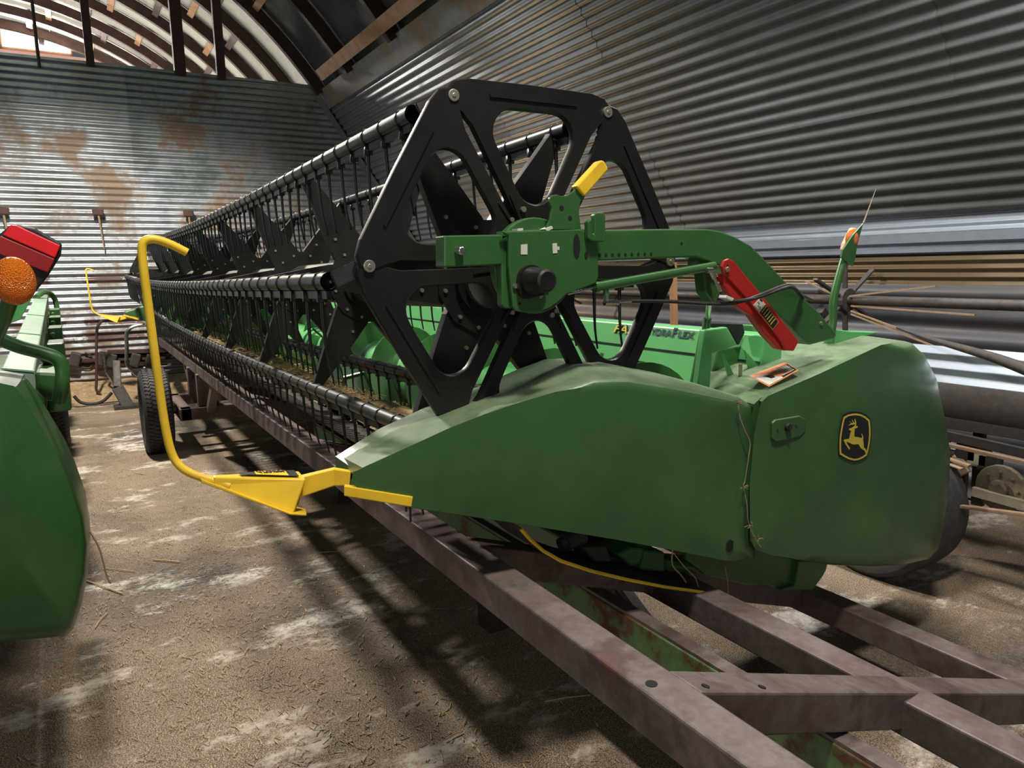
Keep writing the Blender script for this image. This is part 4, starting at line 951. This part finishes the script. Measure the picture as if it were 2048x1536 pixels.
wheel(8.5, .18, .43, .39, LT); MB().bar((2.9, .9, .45), (11, .9, .45), .1, .1).build('long_beam', 'trailer', LT); MB().bar((8.5, .35, .39), (8.5, 2.4, .39), .09, .09).build('axle', 'iron', LT)
for X in (4, 6, 8): MB().box((X, .9, .58), (.08, .08, .2)).build('upright', 'trailer', LT)
wheel(8.5, 2.4, 2.65, .39, LT)
stalk_o = MB().tube(smoothpath([at(180, 1063, X=2.5), at(200, 1100, X=2.5), at(213, 1150, X=2.5), at(222, 1167, X=2.5)]), .003, 6).build('hanging_stalk', 'straw_dark', LH)

# ================================================================ OLD MACHINE ON THE RIGHT
OM = thing('old_harvester_header', 'old rusty wooden-frame header with sheet bat reel standing along right wall', 'harvester header', (4, -4.1, 0))
def batline(name, ptop, pbot, Y, X0, X1, mat, ribs=0, thk=.02):
    a = at(*ptop, Y=Y); b_ = at(*pbot, Y=Y+.04)
    mb = MB(); n = ribs*2+1; prof = []
    for k in range(n+1):
        t = k/n; d = .018 if k % 2 else 0; prof.append((a.y+(b_.y-a.y)*t+d, a.z+(b_.z-a.z)*t))
    mb.loft([[(X, y, z) for y, z in prof]+[(X, y-thk, z) for y, z in prof[::-1]] for X in (X0, X1)]); return mb.build(name, mat, OM, bevel=.004)
batline('reel_bat', (2048, 508), (2048, 572), -4.15, .9, 9.6, 'reelbrown', 3)
batline('reel_bat', (2048, 706), (2048, 784), -3.55, .9, 9.6, 'reelgrey', 2)
batline('reel_bat', (2048, 430), (2048, 455), -4.55, .9, 9.6, 'reelgrey', 1)
hc = at(1690, 600, Y=-3.85)
MB().cyl((.7, hc.y, hc.z), (9.8, hc.y, hc.z), .028, n=14).build('reel_shaft', 'iron', OM, smooth=True)
for j, X in enumerate((hc.x, hc.x+3.0, hc.x+6.0)):
    c = Vector((X, hc.y, hc.z)); MB().cyl(c+Vector((-.03, 0, 0)), c+Vector((.03, 0, 0)), .07, n=16).build('reel_hub', 'iron', OM, bevel=.006)
    for q in range(6):
        a = math.radians(25+60*q); MB().bar(c, c+Vector((.0, .3*math.cos(a), .3*math.sin(a))), .012, .03, up=(1, 0, 0)).build('reel_arm', 'iron', OM)
for a_, b_ in (((1700, 592), (1872, 572)), ((1702, 612), (1950, 630)), ((1702, 622), (1885, 690)), ((1702, 628), (1870, 693)), ((1680, 595), (1610, 562))):
    MB().bar(at(*a_, Y=-3.82), at(*b_, Y=-3.80), .009, .009).build('brace_rod', 'rustyellow', OM)
mb = MB(); mb.tube(smoothpath([at(1795, 655, Y=-3.5), at(1860, 678, Y=-3.4), at(1920, 695, Y=-3.3), at(1990, 716, Y=-3.2), at(2060, 742, Y=-3.1)]), [.008+.016*k/24 for k in range(25)], 10); mb.build('bent_pipe', 'iron', OM, smooth=True)
MB().bar(at(1345, 560, X=3.3)+Vector((0, 0, .1)), at(1352, 660, X=3.3)+Vector((0, 0, -.3)), .035, .03, up=(1, 0, 0)).build('upright', 'wood', OM)
MB().bar(at(1640, 620, X=2.9), at(1668, 680, X=2.9), .05, .05, up=(1, 0, 0)).build('upright', 'iron', OM)
# platform, frame and gears low down
MB().box((6.4, -4.05, .52), (6.4, 1.0, .03)).build('platform', 'iron', OM)
MB().bar((3.2, -3.62, .80), (9.5, -3.62, .80), .05, .1).build('front_sill', 'rustyellow', OM)
MB().bar((3.2, -3.70, .52), (9.5, -3.70, .52), .06, .07).build('frame_bar', 'rustyellow', OM)
for (a_, b_, w_, m_, Y_) in (((1838, 858), (2075, 912), .05, 'iron', -3.9), ((1846, 878), (2075, 930), .018, 'rustyellow', -3.85), ((1846, 900), (1940, 932), .014, 'rustyellow', -3.8), ((1846, 910), (1925, 938), .010, 'rustyellow', -3.78), ((1846, 948), (1930, 942), .045, 'rustyellow', -3.9), ((1846, 978), (1935, 935), .05, 'rustyellow', -3.85), ((1885, 1008), (2075, 1032), .016, 'rustyellow', -3.75), ((1945, 982), (2075, 1018), .05, 'rim', -3.95), ((1930, 930), (1925, 1005), .03, 'iron', -3.9), ((1960, 860), (1955, 1010), .06, 'iron', -4.2), ((1840, 835), (2075, 870), .07, 'iron', -4.0)):
    MB().bar(at(*a_, Y=Y_), at(*b_, Y=Y_), .03, w_).build('frame_bar', m_, OM, bevel=.003)
for q in range(5):
    MB().box(at(1856+9*q, 880+3*q, Y=-4.15), (.035, .03, .12)).build('slat', 'rim', OM)
gc = at(2005, 975, Y=-4.0); mb = MB()
mb.cyl(gc+Vector((0, .0, 0)), gc+Vector((0, .03, 0)), .12, n=20); mb.cyl(gc+Vector((0, .03, 0)), gc+Vector((0, .05, 0)), .045, n=14)
for k in range(8): a = k*PI/4; mb.cyl(gc+Vector((.085*math.cos(a), .03, .085*math.sin(a))), gc+Vector((.085*math.cos(a), .038, .085*math.sin(a))), .01, n=6)
mb.build('gear_case', 'castcream', OM, bevel=.004)
for k in range(6):
    mb = MB(); c = at(1870+22*k, 905+10*(k % 3), Y=-4.1); mb.box(c, (.12, .05, .10)); mb.build('casting', 'iron' if k % 2 else 'rim', OM, bevel=.015)
mb = MB(); mb.cyl((1.2, -4.15, .95), (9.4, -4.15, .95), .2, n=20); mb.build('canvas_roller', 'iron', OM, smooth=True)
wheel(2.34, -3.50, -3.86, .385, OM, 'rim', 'dustrubber', False)
wheel(7.4, -3.75, -4.0, .36, OM, 'rim', 'rubber', False)

# ================================================================ THINGS ALONG THE FAR WALL
def barthing(name, pts, r, label, cat, mat='iron'):
    mb = MB(); mb.tube(smoothpath(pts, 4), r, 8); return tag(mb.build(name, mat, smooth=True), label, cat)
barthing('bent_rod', [at(a, b, X=11.45) for a, b in ((205, 640), (195, 655), (193, 690), (193, 760), (193, 780), (203, 792))], .018, 'dark bent iron rod leaning against the far corrugated wall', 'rod', 'rib')
barthing('bent_pipe', [at(a, b, X=10.9) for a, b in ((300, 648), (270, 652), (254, 665), (254, 700), (256, 732), (285, 758))], .024, 'pale bent steel pipe standing beside the trailer tyre', 'pipe', 'steel')
JK = thing('trailer_jack', 'grey steel trailer jack with flat foot leaning before far wall', 'jack', tuple(at(240, 820, X=10.6)))
c0 = at(233, 722, X=10.8); c1 = at(235, 775, X=10.6); c2 = at(258, 815, X=10.5)
MB().bar(c0, c1, .09, .06, up=(1, 0, 0)).build('leg', 'iron', JK, bevel=.01); MB().bar(c1, c2, .14, .07, up=(1, 0, 0)).build('foot', 'iron', JK, bevel=.01)
MB().box((c2.x, c2.y, .02), (.25, .34, .04)).build('base_plate', 'iron', JK)
barthing('drooping_hose', [at(a, b, X=10.9) for a, b in ((148, 792), (160, 804), (180, 808), (205, 803), (224, 785))], .02, 'black hose drooping between the left tyre and the jack', 'hose', 'rubber')
barthing('hanging_cable', [at(a, b, X=11.6) for a, b in ((208, 705), (212, 740), (222, 758), (228, 772))], .018, 'grey cable hanging above the jack on the far wall', 'cable', 'steel')
barthing('wire_loop', [at(a, b, X=11.965) for a, b in ((170, 705), (182, 712), (186, 725), (178, 736), (160, 733))], .01, 'thin dark wire loop hung on the far wall rail', 'wire', 'iron')
RLH = thing('tool_rail', 'rusty rail with old brackets fixed low across the far wall', 'rail', tuple(at(240, 720, X=11.94)))
a, b_ = at(130, 722, X=11.94), at(330, 715, X=11.94); MB().bar(a, b_, .04, .05, up=(1, 0, 0)).build('rail', 'rib', RLH)
a, b_ = at(215, 704, X=11.94), at(335, 700, X=11.94); MB().bar(a, b_, .05, .16, up=(1, 0, 0)).build('board', 'rib', RLH)
for px in (150, 205, 222, 270, 300):
    c = at(px, 716+(px % 7), X=11.90); MB().box(c, (.1, .13, .2), Matrix.Rotation(.3, 3, 'X')).build('bracket', 'iron', RLH, bevel=.02)
for n_, (px, py) in enumerate(((6, 422), (196, 424), (377, 427))):
    c = at(px, py, X=11.9); HK = thing('wall_hook', ('rusty wall hook at left edge above the red reflector', 'rusty wall hook in middle of far wall right of red reflector', 'rusty wall hook just above the curved yellow rod')[n_], 'hook', tuple(c), 'hooks on the far wall')
    MB().box(c, (.06, .14, .10)).build('bracket', 'rib', HK, bevel=.02); MB().cyl(c, c+Vector((0, -.03, -.5)), .015, .008, 8).build('chain', 'rustyellow', HK)

# ================================================================ LITTER ON THE FLOOR
ch = MB()
for k in range(14000):
    X = random.uniform(1.2, 9); y = random.uniform(-2.2, .6)
    if random.random() > .35+.65*math.exp(-((X-3.6)/1.6)**2-((y+.5)/.5)**2): continue
    a = random.uniform(0, PI); L = random.uniform(.006, .018); w_ = .0016
    d = Vector((math.cos(a), math.sin(a), 0))*L; t = Vector((-math.sin(a), math.cos(a), 0))*w_; c = Vector((X, y, .003+random.random()*.004))
    ch.add([c-d-t, c+d-t, c+d+t+Vector((0, 0, .002)), c-d+t+Vector((0, 0, .001))], [(0, 1, 2, 3)])
tag(ch.build('chaff', 'straw', kind='stuff'), 'loose pale chaff scattered over the concrete floor', 'chaff')
spots = [((170, 1160), (245, 1187), 'thickest straw stem, beside the left green cover'), ((305, 1119), (360, 1124), 'flat pale straw bundle on open floor left of the trailer'), ((210, 1136), (270, 1143), 'straw stem just above the thickest stem on floor'), ((270, 945), (292, 949), 'small pale husk on floor left of yellow rod foot'), ((190, 1255), (215, 1225), 'slanting straw stem below the left cover corner'), ((530, 1030), (575, 1025), 'straw stem on floor below the yellow pod'), ((635, 1106), (675, 1103), 'straw stem lying in the lit floor strip'), ((1090, 1403), (1180, 1390), 'long straw stem by bottom edge next to the trailer beam'), ((890, 1480), (925, 1462), 'short straw stem at bottom of floor, left of the beam'), ((288, 985), (310, 982), 'short straw left of the yellow rod foot, below the husk')]
for k, (a, b_, lb) in enumerate(spots):
    p, q = at(*a, Z=.008), at(*b_, Z=.008); mb = MB(); mb.tube([p, p.lerp(q, .5)+Vector((.004, .004, .002)), q], .004 if k < 2 else .0025, 6)
    tag(mb.build('straw_stem', 'straw', smooth=True), lb, 'straw', 'straw stems on the floor')
